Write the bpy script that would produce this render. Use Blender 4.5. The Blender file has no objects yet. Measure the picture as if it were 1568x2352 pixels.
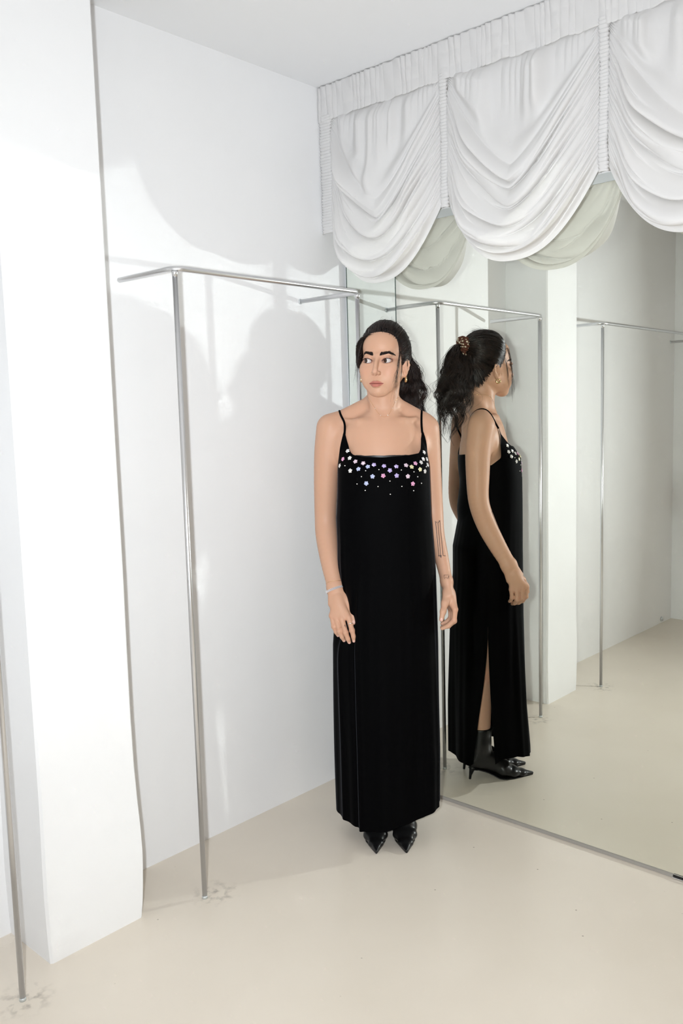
import bpy, bmesh, math, random
import numpy as np
from mathutils import Vector, Matrix, noise
from mathutils.bvhtree import BVHTree

random.seed(7)
SC = bpy.context.scene
COL = SC.collection
PI = math.pi

# ------------------------------------------------------------------ camera
# world: room corner at the origin, back wall on y = 0, mirror wall on x = 0,
# the room lies at x < 0, y < 0; metres.
FPX = 1985.13
CAM = Vector((-2.4876, -2.2642, 1.42))
YAW, PITCH, ROLL = 0.8256, 0.1101, -0.0284
_fw = Vector((math.sin(YAW) * math.cos(PITCH), math.cos(YAW) * math.cos(PITCH), -math.sin(PITCH)))
_rt = Vector((math.cos(YAW), -math.sin(YAW), 0))
_up = _rt.cross(_fw)
_rt2 = math.cos(ROLL) * _rt + math.sin(ROLL) * _up
_up2 = -math.sin(ROLL) * _rt + math.cos(ROLL) * _up
CAMM = Matrix(((_rt2.x, _up2.x, -_fw.x, CAM.x), (_rt2.y, _up2.y, -_fw.y, CAM.y),
               (_rt2.z, _up2.z, -_fw.z, CAM.z), (0, 0, 0, 1)))
cd = bpy.data.cameras.new('camera')
cd.sensor_fit = 'VERTICAL'
cd.sensor_height = 36.0
cd.lens = 36.0 * FPX / 2352.0
cd.clip_start = 0.02
cam = bpy.data.objects.new('camera', cd)
cam.matrix_world = CAMM
COL.objects.link(cam)
SC.camera = cam


def pixel_ray(px, py):
    return (_fw * FPX + _rt2 * (px - 784.0) + _up2 * (1176.0 - py)).normalized()


# ------------------------------------------------------------------ world, flash, exposure
w = bpy.data.worlds.new('world')
SC.world = w
w.use_nodes = True
w.node_tree.nodes['Background'].inputs[0].default_value = (1, 1, 1, 1)
w.node_tree.nodes['Background'].inputs[1].default_value = 0.0

FLASH = CAM + (-0.10) * _rt2 + 0.0 * _up2
ld = bpy.data.lights.new('camera_flash', 'AREA')
ld.shape = 'DISK'
ld.size = 0.055
ld.energy = 29.5
ld.color = (0.90, 0.952, 1.0)
ld.spread = math.radians(128)
lo = bpy.data.objects.new('camera_flash', ld)
lo.matrix_world = (Matrix.Translation(FLASH) @ Matrix.Rotation(math.radians(-8), 4, 'Z')
                   @ CAMM.to_3x3().to_4x4() @ Matrix.Rotation(math.radians(5), 4, 'X'))     # head turned a little to the mirror and up
COL.objects.link(lo)

# unseen warm fill added behind the photographer to lift the room's ambient light
l2 = bpy.data.lights.new('warm_fill', 'AREA')
l2.shape = 'DISK'
l2.size = 0.5
l2.energy = 14.0
l2.color = (1.0, 0.87, 0.74)
lo2 = bpy.data.objects.new('warm_fill', l2)
lo2.location = (-2.2, -3.9, 2.59)
COL.objects.link(lo2)

SC.view_settings.view_transform = 'Standard'
SC.view_settings.look = 'None'
SC.view_settings.gamma = 1.0
SC.view_settings.use_curve_mapping = False
SC.view_settings.exposure = 0.06

cy = SC.cycles
cy.use_guiding = True            # finds the flash by way of the mirror
cy.guiding_training_samples = 64
cy.blur_glossy = 0.0
cy.sample_clamp_indirect = 0.0
cy.max_bounces = 5
cy.diffuse_bounces = 4
cy.glossy_bounces = 4
cy.transmission_bounces = 4
cy.use_denoising = True
cy.use_adaptive_sampling = True
cy.adaptive_threshold = 0.05
cy.adaptive_min_samples = 24


# ------------------------------------------------------------------ material helpers
def nodes(m):
    return m.node_tree.nodes, m.node_tree.links


def mat(name, col, rough=0.5, metal=0.0, spec=0.5, **kw):
    m = bpy.data.materials.new(name)
    m.use_nodes = True
    b = m.node_tree.nodes['Principled BSDF']
    b.inputs['Base Color'].default_value = (*col, 1)
    b.inputs['Roughness'].default_value = rough
    b.inputs['Metallic'].default_value = metal
    b.inputs['Specular IOR Level'].default_value = spec
    for k, v in kw.items():
        b.inputs[k.replace('_', ' ')].default_value = v
    return m


def add_noise_colour(m, c1, c2, scale, detail=4, coord='Object', lo=0.35, hi=0.65):
    n, l = nodes(m)
    b = n['Principled BSDF']
    tc = n.new('ShaderNodeTexCoord')
    t = n.new('ShaderNodeTexNoise')
    t.inputs['Scale'].default_value = scale
    t.inputs['Detail'].default_value = detail
    r = n.new('ShaderNodeValToRGB')
    r.color_ramp.elements[0].position = lo
    r.color_ramp.elements[1].position = hi
    r.color_ramp.elements[0].color = (*c1, 1)
    r.color_ramp.elements[1].color = (*c2, 1)
    l.new(tc.outputs[coord], t.inputs['Vector'])
    l.new(t.outputs['Fac'], r.inputs['Fac'])
    l.new(r.outputs['Color'], b.inputs['Base Color'])
    return tc, t, r


def add_bump(m, scale, strength, dist=0.002, detail=6, coord='Object', stretch=None):
    n, l = nodes(m)
    b = n['Principled BSDF']
    tc = n.new('ShaderNodeTexCoord')
    t = n.new('ShaderNodeTexNoise')
    t.inputs['Scale'].default_value = scale
    t.inputs['Detail'].default_value = detail
    bp = n.new('ShaderNodeBump')
    bp.inputs['Strength'].default_value = strength
    bp.inputs['Distance'].default_value = dist
    if stretch:
        mp = n.new('ShaderNodeMapping')
        mp.inputs['Scale'].default_value = stretch
        l.new(tc.outputs[coord], mp.inputs['Vector'])
        l.new(mp.outputs['Vector'], t.inputs['Vector'])
    else:
        l.new(tc.outputs[coord], t.inputs['Vector'])
    l.new(t.outputs['Fac'], bp.inputs['Height'])
    l.new(bp.outputs['Normal'], b.inputs['Normal'])


M = {}
M['wall'] = mat('white_wall_paint', (0.86, 0.86, 0.865), 0.85, spec=0.2)
add_noise_colour(M['wall'], (0.885, 0.885, 0.89), (0.905, 0.905, 0.91), 3.0)
add_bump(M['wall'], 9.0, 0.12, 0.004)
M['ceiling'] = mat('ceiling_paint', (0.91, 0.915, 0.925), 0.9, spec=0.1)
M['chrome'] = mat('satin_steel', (0.78, 0.78, 0.79), 0.34, 1.0)
add_bump(M['chrome'], 60, 0.05, 0.0005)
M['mirror'] = mat('mirror_glass', (0.865, 0.878, 0.815), 0.0, 1.0)
M['mirror_green'] = mat('mirror_glass_greenish', (0.84, 0.872, 0.82), 0.0, 1.0)
M['alu'] = mat('aluminium_channel', (0.72, 0.76, 0.77), 0.45, 0.6)
M['glass_edge'] = mat('dark_glass_edge', (0.06, 0.09, 0.08), 0.25)
M['grey_strip'] = mat('grey_base_strip', (0.34, 0.32, 0.29), 0.6)
M['black_gloss'] = mat('black_gloss_plastic', (0.01, 0.01, 0.012), 0.2)
M['curtain'] = mat('white_curtain_cotton', (0.92, 0.91, 0.915), 0.62, spec=0.3, Sheen_Weight=0.15)
add_bump(M['curtain'], 700, 0.15, 0.0004, 2)
# thin unlined cloth: some of the light goes through it
n, l = nodes(M['curtain'])
tr = n.new('ShaderNodeBsdfTranslucent')
tr.inputs['Color'].default_value = (0.80, 0.76, 0.67, 1)
ms = n.new('ShaderNodeMixShader')
ms.inputs[0].default_value = 0.30
l.new(n['Principled BSDF'].outputs[0], ms.inputs[1])
l.new(tr.outputs[0], ms.inputs[2])
l.new(ms.outputs[0], n['Material Output'].inputs['Surface'])
M['tape'] = M['curtain']

# floor: poured cream resin, faint clouding, specks and scuffs
m = M['floor'] = mat('cream_resin_floor', (0.62, 0.585, 0.52), 0.22, spec=0.45)
n, l = nodes(m)
b = n['Principled BSDF']
tc, t, r = add_noise_colour(m, (0.785, 0.708, 0.605), (0.825, 0.750, 0.650), 1.6, 8)
vo = n.new('ShaderNodeTexVoronoi')
vo.inputs['Scale'].default_value = 9.0
sp = n.new('ShaderNodeValToRGB')
sp.color_ramp.elements[0].position = 0.010
sp.color_ramp.elements[0].color = (0.45, 0.43, 0.40, 1)
sp.color_ramp.elements[1].position = 0.030
sp.color_ramp.elements[1].color = (1, 1, 1, 1)
l.new(tc.outputs['Object'], vo.inputs['Vector'])
l.new(vo.outputs['Distance'], sp.inputs['Fac'])
mx = n.new('ShaderNodeMix')
mx.data_type = 'RGBA'
mx.blend_type = 'MULTIPLY'
mx.inputs[0].default_value = 1.0
l.new(r.outputs['Color'], mx.inputs[6])
l.new(sp.outputs['Color'], mx.inputs[7])
cur = mx.outputs[2]
# scuffed dirt around the rail posts
for (cx_, cy_) in ((-0.955, -0.288), (-1.572, -0.297), (-0.231, -0.278)):
    vd = n.new('ShaderNodeVectorMath')
    vd.operation = 'DISTANCE'
    vd.inputs[1].default_value = (cx_, cy_, 0)
    nz = n.new('ShaderNodeTexNoise')
    nz.inputs['Scale'].default_value = 38
    nz.inputs['Detail'].default_value = 6
    l.new(tc.outputs['Object'], nz.inputs['Vector'])
    l.new(tc.outputs['Object'], vd.inputs[0])
    mr = n.new('ShaderNodeMapRange')
    mr.inputs[1].default_value = 0.015
    mr.inputs[2].default_value = 0.085
    mr.inputs[3].default_value = 0.9
    mr.inputs[4].default_value = 0.0
    l.new(vd.outputs['Value'], mr.inputs[0])
    nr = n.new('ShaderNodeMapRange')
    nr.inputs[1].default_value = 0.48
    nr.inputs[2].default_value = 0.72
    l.new(nz.outputs['Fac'], nr.inputs[0])
    mu = n.new('ShaderNodeMath')
    mu.operation = 'MULTIPLY'
    l.new(mr.outputs[0], mu.inputs[0])
    l.new(nr.outputs[0], mu.inputs[1])
    m2 = n.new('ShaderNodeMix')
    m2.data_type = 'RGBA'
    m2.inputs[7].default_value = (0.33, 0.29, 0.25, 1)
    l.new(mu.outputs[0], m2.inputs[0])
    l.new(cur, m2.inputs[6])
    cur = m2.outputs[2]
l.new(cur, b.inputs['Base Color'])
rn = n.new('ShaderNodeMapRange')
rn.inputs[3].default_value = 0.16
rn.inputs[4].default_value = 0.34
l.new(t.outputs['Fac'], rn.inputs[0])
l.new(rn.outputs[0], b.inputs['Roughness'])


# ------------------------------------------------------------------ mesh helpers
def link(name, me, material=None, parent=None, smooth=True):
    o = bpy.data.objects.new(name, me)
    COL.objects.link(o)
    if material is not None:
        for mm in (material if isinstance(material, (list, tuple)) else [material]):
            me.materials.append(mm)
    if parent is not None:
        o.parent = parent
    if smooth:
        me.polygons.foreach_set('use_smooth', [True] * len(me.polygons))
    return o


def pyobj(name, v, f, material=None, parent=None, smooth=True):
    me = bpy.data.meshes.new(name)
    me.from_pydata([tuple(map(float, p)) for p in v], [], [tuple(int(i) for i in q) for q in f])
    me.update()
    return link(name, me, material, parent, smooth)


def boxmesh(name, a, b_, material, parent=None, bevel=0.0):
    bm = bmesh.new()
    vs = [bm.verts.new((x, y, z)) for x in (a[0], b_[0]) for y in (a[1], b_[1]) for z in (a[2], b_[2])]
    for q in ((0, 1, 3, 2), (4, 6, 7, 5), (0, 4, 5, 1), (2, 3, 7, 6), (0, 2, 6, 4), (1, 5, 7, 3)):
        bm.faces.new([vs[i] for i in q])
    if bevel:
        bmesh.ops.bevel(bm, geom=list(bm.edges), offset=bevel, segments=2, affect='EDGES')
    bmesh.ops.recalc_face_normals(bm, faces=bm.faces)
    me = bpy.data.meshes.new(name)
    bm.to_mesh(me)
    bm.free()
    return link(name, me, material, parent, smooth=False)


def empty(name, loc, rz=0.0):
    o = bpy.data.objects.new(name, None)
    COL.objects.link(o)
    o.location = loc
    o.rotation_euler = (0, 0, rz)
    return o


def tag(o, label=None, cat=None, group=None, kind=None):
    if label:
        o['label'] = label
    if cat:
        o['category'] = cat
    if group:
        o['group'] = group
    if kind:
        o['kind'] = kind
    return o


def tube_geo(path, radius, seg=12, caps=True):
    """verts, faces of a tube along points; radius float or list."""
    P = [Vector(p) for p in path]
    n_ = len(P)
    R = radius if isinstance(radius, (list, tuple)) else [radius] * n_
    T = []
    for i in range(n_):
        a = P[max(i - 1, 0)]
        c = P[min(i + 1, n_ - 1)]
        T.append((c - a).normalized())
    ref = Vector((0, 0, 1)) if abs(T[0].z) < 0.9 else Vector((1, 0, 0))
    N = (ref - T[0] * ref.dot(T[0])).normalized()
    v, f = [], []
    for i in range(n_):
        if i:
            N = (N - T[i] * N.dot(T[i]))
            N = N.normalized() if N.length > 1e-9 else T[i].orthogonal().normalized()
        B = T[i].cross(N)
        for k in range(seg):
            a = 2 * PI * k / seg
            v.append(P[i] + (N * math.cos(a) + B * math.sin(a)) * R[i])
    for i in range(n_ - 1):
        for k in range(seg):
            k2 = (k + 1) % seg
            f.append((i * seg + k, i * seg + k2, (i + 1) * seg + k2, (i + 1) * seg + k))
    if caps:
        f.append(tuple(range(seg))[::-1])
        f.append(tuple((n_ - 1) * seg + k for k in range(seg)))
    return v, f


def tube(name, path, radius, material, parent=None, seg=12, caps=True):
    v, f = tube_geo(path, radius, seg, caps)
    return pyobj(name, v, f, material, parent)


def join_geo(parts):
    v, f = [], []
    for a, q in parts:
        o = len(v)
        v.extend(a)
        f.extend(tuple(i + o for i in t_) for t_ in q)
    return v, f


def grid_faces(nu, nv, wrap=False):
    f = []
    for j in range(nv - 1):
        for i in range(nu - (0 if wrap else 1)):
            i2 = (i + 1) % nu
            f.append((j * nu + i, j * nu + i2, (j + 1) * nu + i2, (j + 1) * nu + i))
    return f


def sstep(a, b_, x):
    t_ = np.clip((x - a) / (b_ - a), 0, 1)
    return t_ * t_ * (3 - 2 * t_)


# ------------------------------------------------------------------ the room
ZC = 2.608
XL = -3.22      # far end wall
YF = -5.2       # wall behind the photographer
tag(boxmesh('floor', (XL - 0.1, YF - 0.1, -0.1), (0.12, 0.12, 0.0), M['floor']), kind='structure')
tag(boxmesh('ceiling', (XL - 0.1, YF - 0.1, ZC), (0.12, 0.12, ZC + 0.1), M['ceiling']), kind='structure')
tag(boxmesh('wall_back', (XL - 0.1, 0.0, 0.0), (0.12, 0.12, ZC), M['wall']), kind='structure')
tag(boxmesh('wall_right', (0.028, YF, 0.0), (0.12, 0.0, ZC), M['wall']), kind='structure')
tag(boxmesh('wall_left', (XL - 0.1, YF, 0.0), (XL, 0.0, ZC), M['wall']), kind='structure')
tag(boxmesh('wall_front', (XL, YF - 0.1, 0.0), (0.028, YF, ZC), M['wall']), kind='structure')

# square pillar on the back wall, its plaster swelling a little above the floor
PX0, PX1, PY = -1.456, -1.166, -0.222
v, f = [], []
zs = [0, .004, .03, .06, .10, .15, .20, .27, .35, .45, .6, .8, 1.0, 1.4, 1.8, 2.2, ZC]
for z in zs:
    e = 0.010 * math.exp(-((z - 0.20) / 0.16) ** 2) - 0.004 * math.exp(-(z / 0.03) ** 2)
    e2 = e + 0.003 * math.sin(7 * z) * math.exp(-z)
    for p in ((PX0 - e * .4, 0), (PX0 - e * .4, PY + .006), (PX0 - e * .4 + .006, PY - e * .3),
              (PX1 + e2 - .006, PY - e * .3), (PX1 + e2, PY + .006), (PX1 + e2, 0)):
        v.append((p[0], p[1], z))
f = grid_faces(6, len(zs))
o = pyobj('wall_pillar', v, f, M['wall'], smooth=False)
tag(o, kind='structure')

# ------------------------------------------------------------------ mirrors on the right wall
ZT = 2.085


def mirror_panel(label, y0, y1, ang, pivot_y, material, strip=False):
    """sheet of mirror from y0 (far) to y1 (near); ang turns it about its near edge"""
    root = empty('wall_mirror', (0, pivot_y, 0), ang)
    tag(root, label, 'mirror')
    a, b_ = y1 - pivot_y, y0 - pivot_y
    boxmesh('mirror_glass', (0.0, a, 0.012), (0.005, b_, ZT), material, root)
    boxmesh('backing_board', (0.0052, a + .002, 0.018), (0.016, b_ - .002, ZT), M['glass_edge'], root)
    boxmesh('edge_trim', (-0.0006, b_, 0.012), (0.016, b_ + .0035, ZT), M['glass_edge'], root)
    boxmesh('top_channel', (-0.004, a, ZT), (0.018, b_, ZT + 0.026), M['alu'], root, 0.0015)
    boxmesh('bottom_channel', (-0.003, a, 0.0), (0.018, b_, 0.012), M['grey_strip'], root, 0.001)
    if strip:
        boxmesh('black_clip', (-0.006, -1.80 - pivot_y, 0.0055), (-0.0032, -1.297 - pivot_y, 0.0115), M['black_gloss'], root, 0.0008)
        boxmesh('chrome_lip', (-0.0085, -1.80 - pivot_y, 0.002), (-0.0032, -1.295 - pivot_y, 0.0052), M['chrome'], root, 0.0008)
    return root


mirror_panel('large wall mirror sheet reaching down to the floor beneath the ruched curtain', -0.266, -4.6, 0.0, -0.266, M['mirror'], True)
mirror_panel('narrow greenish mirror strip between the wall corner and the large mirror sheet', -0.020, -0.262, -0.045, -0.262, M['mirror_green'])

# ------------------------------------------------------------------ clothes rails
ZB, RT = 1.838, 0.0078


def clothes_rail(label, xl, xr, y, wall_y=0.0, free=0.0):
    root = empty('clothes_rail', ((xl + xr) / 2, y, 0))
    tag(root, label, 'clothes rail', 'steel tube clothes rails along the back wall')
    hw = (xr - xl) / 2
    # stub, elbow, bar, elbow, stub: one bent tube
    rl = 0.038
    yl, yr = wall_y - y - free, wall_y - y
    pts = [(-hw, yl, ZB), (-hw, yl - .003, ZB), (-hw, rl, ZB)]
    for k in range(1, 9):
        a = k / 8 * PI / 2
        pts.append((-hw + rl - rl * math.cos(a), rl - rl * math.sin(a), ZB))
    for k in range(9):
        a = k / 8 * PI / 2
        pts.append((hw - rl + rl * math.sin(a), rl - rl * math.cos(a), ZB))
    pts.append((hw, yr, ZB))
    tube('rail_bar', pts, [RT * .8] + [RT] * (len(pts) - 1), M['chrome'], root, 16)
    for sx in (-1, 1):
        x, yy = sx * (hw - .008), .008
        p = tube('post', [(x, yy, 0), (x, yy, ZB - RT * .6)], RT * .96, M['chrome'], root, 16)
        v_, f_ = tube_geo([(x, yy, ZB - .022), (x, yy, ZB - .012), (x, yy, ZB - .006)], [RT * .97, RT * 1.08, RT * 1.25], 16)
        pyobj('weld_collar', v_, f_, M['chrome'], p)
        v_, f_ = tube_geo([(x, yy, 0), (x, yy, .006), (x, yy, .008)], [RT * 1.07, RT * 1.05, RT * .98], 16)
        pyobj('foot_cap', v_, f_, M['alu'], p)
    for sx in ((-1, 1) if not free else (1,)):
        v_, f_ = tube_geo([(sx * hw, wall_y - y - .001, ZB), (sx * hw, wall_y - y - .004, ZB)], [RT * 1.3, RT * 1.15], 16)
        pyobj('wall_socket', v_, f_, M['alu'], root)
    return root


clothes_rail('bent steel tube clothes rail between the square pillar and the mirror corner', -0.998, -0.222, -0.290, free=0.022)
clothes_rail('bent steel tube clothes rail on the far side of the square pillar', -3.15, -1.566, -0.305)
o = tube('wall_grommet', [(-3.06, -0.0004, 0.026), (-3.06, -0.010, 0.026)], [0.016, 0.013], M['alu'], None, 14)
tag(o, 'small round metal plug low on the back wall beside the far corner', 'wall plug')

# ------------------------------------------------------------------ ruched balloon curtain
CX = -0.088
ZH = 2.500      # foot of the gathered heading
ZCU = 2.112     # foot of the shirred columns
COLS = [-0.030, -0.555, -1.105, -1.655, -2.205]
HW = [0.026, 0.0125, 0.0125, 0.0125, 0.0125]
curtain = empty('balloon_curtain', (CX, COLS[0], ZCU))
tag(curtain, 'white ruched balloon curtain with swags gathered on shirred tapes above the mirror', 'curtain')


def local(o):
    """vertices were written in room coordinates; put them under the curtain's own origin"""
    o.data.transform(Matrix.Translation(-Vector(curtain.location)))
    o.parent = curtain
    return o


def vnoise(U, V, seed, sx, sy):
    rng = np.random.RandomState(seed)
    r_ = np.zeros_like(U)
    for k in range(5):
        a, b_ = rng.uniform(-1, 1, 2)
        p, q = rng.uniform(.5, 1.5, 2)
        r_ += np.sin(sx * p * U * (1 if a > 0 else -1) + sy * q * V + 6.28 * b_) / 5
    return r_


def swag(ci, nu, nv):
    ya, yb = COLS[ci] - HW[ci], COLS[ci + 1] + HW[ci + 1]
    rng = np.random.RandomState(40 + ci)
    u = np.linspace(-1, 1, nu)
    # denser samples towards the tapes
    u = np.sign(u) * (1 - (1 - np.abs(u)) ** 1.12)
    vv = np.linspace(0, 1, nv) ** 1.0
    U, V = np.meshgrid(u, vv)
    Yc = (ya + yb) / 2 + (yb - ya) / 2 * U
    v0 = 0.30
    S = np.clip((V - v0) / (1 - v0), 0, 1)           # 0..1 inside the swag folds
    T = np.clip(V / v0, 0, 1)                        # 0..1 in the hanging top
    zt_ = ZH + .012
    zc_ = np.where(V < v0, zt_ - 0.040 * T, zt_ - 0.040 - (zt_ - 0.040 - ZCU + .006) * S)
    zm = np.where(V < v0, zt_ - 0.350 * T, zt_ - 0.350 - 0.284 * S)
    asym = 0.10 * vnoise(U, V, 3 + ci, 0.6, 1.2)
    A = np.abs(U)
    p = 1.32 + 1.05 * S ** 1.4
    p = np.where(V < v0, 1.32 + 2.2 * (1 - T) ** 2, p)
    shape = 1 - A ** p
    Z = zc_ + (zm - zc_) * shape
    # ---- hanging pleats of the upper part
    pl = np.zeros_like(U)
    cen = np.sort(rng.uniform(-.88, .88, 8))
    for c_ in cen:
        wd = rng.uniform(.055, .11)
        am = rng.uniform(.6, 1.3)
        lean = rng.uniform(-.05, .05)
        tend = rng.uniform(.55, 1.1)
        x_ = (U - c_ - lean * T - .35 * c_ * T * -0.15) / (wd * (1 + .5 * T))
        pl += am * np.exp(-x_ ** 2) * (1 - sstep(tend * .75, tend + .15, T * (1 + 0)))
    pl += .40 * np.abs(np.sin(27 * U + 1.5 * ci + 2 * np.sin(9 * U))) ** .8 * np.clip(1 - 1.6 * T, 0, 1)
    topz = np.where(V < v0, 1.0, 1 - sstep(0, .10, S))
    pleat = 0.022 * pl * topz * (1 - A ** 5) * sstep(0, .045, V)
    # ---- swag folds: a left and a right family that interleave in the middle
    fold = np.zeros_like(U)
    for side in (-1, 1):
        ph = rng.uniform(0, 6.28)
        wt = sstep(-.38, .38, side * U + .12 * np.sin(9 * S + ph))
        warp = .020 * np.sin(2.6 * U + ph) + .018 * np.sin(7 * S + ph + 2 * U) + .012 * vnoise(U, V, 11 + ci + side, 4, 9)
        q = (S + warp)
        N1 = 4.2
        a_ = N1 * q * 2 * PI + (0 if side < 0 else PI * .9) + ph
        a_ = a_ + .55 * np.sin(a_)
        g1 = np.abs(np.sin(a_ / 2)) ** .5
        N2 = 9.5
        a2 = N2 * (q + .01 * np.sin(5 * U)) * 2 * PI + ph * 2
        a2 = a2 + .5 * np.sin(a2)
        g2 = np.abs(np.sin(a2 / 2)) ** .65
        N3 = 21
        g3 = np.abs(np.sin(N3 * S * PI + ph + 2.0 * U))
        var = .78 + .9 * vnoise(U, V, 71 + ci + side, 2.5, 11)
        e1 = (1 - sstep(.55, .97, A)) * .043 + .007 * (1 - sstep(.9, 1.0, A))
        e2 = .0180 * np.exp(-((A - .70) / .24) ** 2)
        e3 = .0065 * np.exp(-((A - .95) / .08) ** 2)
        fold += wt * (e1 * g1 * var + e2 * g2 * var + e3 * g3)
    inS = sstep(.0, .10, S) * (1 - sstep(.86, .97, S))
    fold = fold * np.where(V < v0, 0, inS)
    # first roll: the hanging top bags out over the first fold
    bag = .030 * np.exp(-((V - v0 * .97) / .060) ** 2) * (1 - A ** 2.2)
    belly = (.008 + .044 * sstep(0.0, .8, V) - .010 * sstep(.85, 1, V)) * (1 - A ** 2) ** .8
    near = .006 * np.exp(-((A - .99) / .05) ** 2) * np.abs(np.sin(V * 22 * PI)) * sstep(.03, .12, V) * (V < v0)
    D = (pleat + fold + bag + belly + near + .004 * vnoise(U, V, 5 + ci, 3, 4)) * sstep(0, .075, V)
    X = CX - D
    Z = Z - .60 * fold * inS + .010 * asym * (1 - A ** 2)
    P = np.stack([X, Yc, Z], -1).reshape(-1, 3)
    o = pyobj('swag_panel', P, [q[::-1] for q in grid_faces(nu, nv)], M['curtain'])
    return local(o)


def tape_column(ci):
    y0, hw = COLS[ci], HW[ci]
    nu, nv = 12, 420
    u = np.linspace(-1, 1, nu)
    v_ = np.linspace(0, 1, nv)
    U, V = np.meshgrid(u, v_)
    rng = np.random.RandomState(ci)
    ph = 40 * V * 2 * PI + 2.2 * np.sin(9 * V + ci) + .6 * np.sin(31 * V)
    ph = ph + .5 * np.sin(ph) + .5 * U * np.sin(14 * V)
    g = np.abs(np.sin(ph / 2)) ** .7
    g = g * (1 - sstep(.93, .95, V)) + .5 * sstep(.93, .95, V)
    amp = .0060 * (1 - .25 * np.abs(U))
    D = .007 + amp * g + .003 * (1 - U ** 2) * np.cos(6.28 * 5 * V) * .3
    edge = np.abs(U) ** 6
    X = CX - D + .008 * edge
    Z = ZH + .004 - (ZH + .004 - ZCU + .022) * V - .0015 * np.cos(ph) * (V < .93)
    Y = y0 + U * hw * (1.15 + .16 * np.sin(ph) + .10 * np.sin(37 * V)) + .002 * np.sin(7 * V + ci)
    if ci == 0:
        Y = np.minimum(Y, -0.0015)
    o = pyobj('shirred_tape', np.stack([X, Y, Z], -1).reshape(-1, 3), [q[::-1] for q in grid_faces(nu, nv)], M['tape'])
    md = o.modifiers.new('cloth', 'SOLIDIFY')
    md.thickness = .002
    md.offset = -1
    return local(o)


def heading():
    L0, L1 = -0.004, COLS[-1] - .05
    nu, nv = 1500, 26
    s = np.linspace(0, 1, nu)
    t_ = np.linspace(0, 1, nv)
    Sg, Tg = np.meshgrid(s, t_)
    Y = L0 + (L1 - L0) * Sg
    d = -Y
    ph = 2 * PI * d * 40 + 2.4 * np.sin(d * 27) + 1.8 * np.sin(d * 61 + 1) + .9 * Tg * np.sin(d * 23)
    ph = ph + .45 * np.sin(ph)
    g = np.abs(np.sin(ph / 2)) ** .8
    am = .0060 * (.35 + .65 * np.sin(d * 17 + 1) ** 2)
    cord = 1 - .55 * np.exp(-((Tg - .30) / .06) ** 2) - .45 * np.exp(-((Tg - .68) / .06) ** 2)
    D = .006 + .002 * Tg + am * g * cord * (.45 + .55 * Tg) + .002 * np.sin(d * 90 + 5 * Tg)
    # star of creases above each tape
    for c_ in COLS:
        D += .004 * np.exp(-((Y - c_) / .03) ** 2) * (1 - Tg)
    X = CX - D
    Z = ZH - .012 + (ZC - .002 - ZH + .012) * Tg + .0022 * np.sin(ph) * Tg
    Z = np.minimum(Z, ZC - .0012)
    Z = Z - (1 - Tg) * (.003 * g + .004 * np.sin(d * 43) * np.sin(d * 19 + 2))
    o = pyobj('gathered_heading', np.stack([X, Y, Z], -1).reshape(-1, 3), grid_faces(nu, nv), M['curtain'])
    md = o.modifiers.new('cloth', 'SOLIDIFY')
    md.thickness = .002
    md.offset = 1
    return local(o)


for ci in range(4):
    swag(ci, 230 if ci < 3 else 120, 300 if ci < 3 else 150)
for ci in range(5):
    tape_column(ci)
heading()
local(boxmesh('curtain_track', (CX + .004, COLS[-1] - .05, ZC - .03), (CX + .034, -.004, ZC - .001), M['tape']))

# ================================================================== the woman
# Own frame: she faces -Y, her left is +X, metres, origin on the floor between her feet.
WOMAN = Vector((-0.285, -0.410, 0.0))
WROT = math.radians(-48)
WM = Matrix.Translation(WOMAN) @ Matrix.Rotation(WROT, 4, 'Z')
WMI = WM.inverted()
HC = np.array([0.021, -0.043, 1.5910])       # between the ears, at eye level
HYAW, HROLL = math.radians(-18), math.radians(2.0)
HR = np.array((Matrix.Rotation(HYAW, 3, 'Z') @ Matrix.Rotation(HROLL, 3, 'Y')))   # head frame -> body frame


def hd(p):
    return HC + HR @ np.array(p, float)


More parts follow.
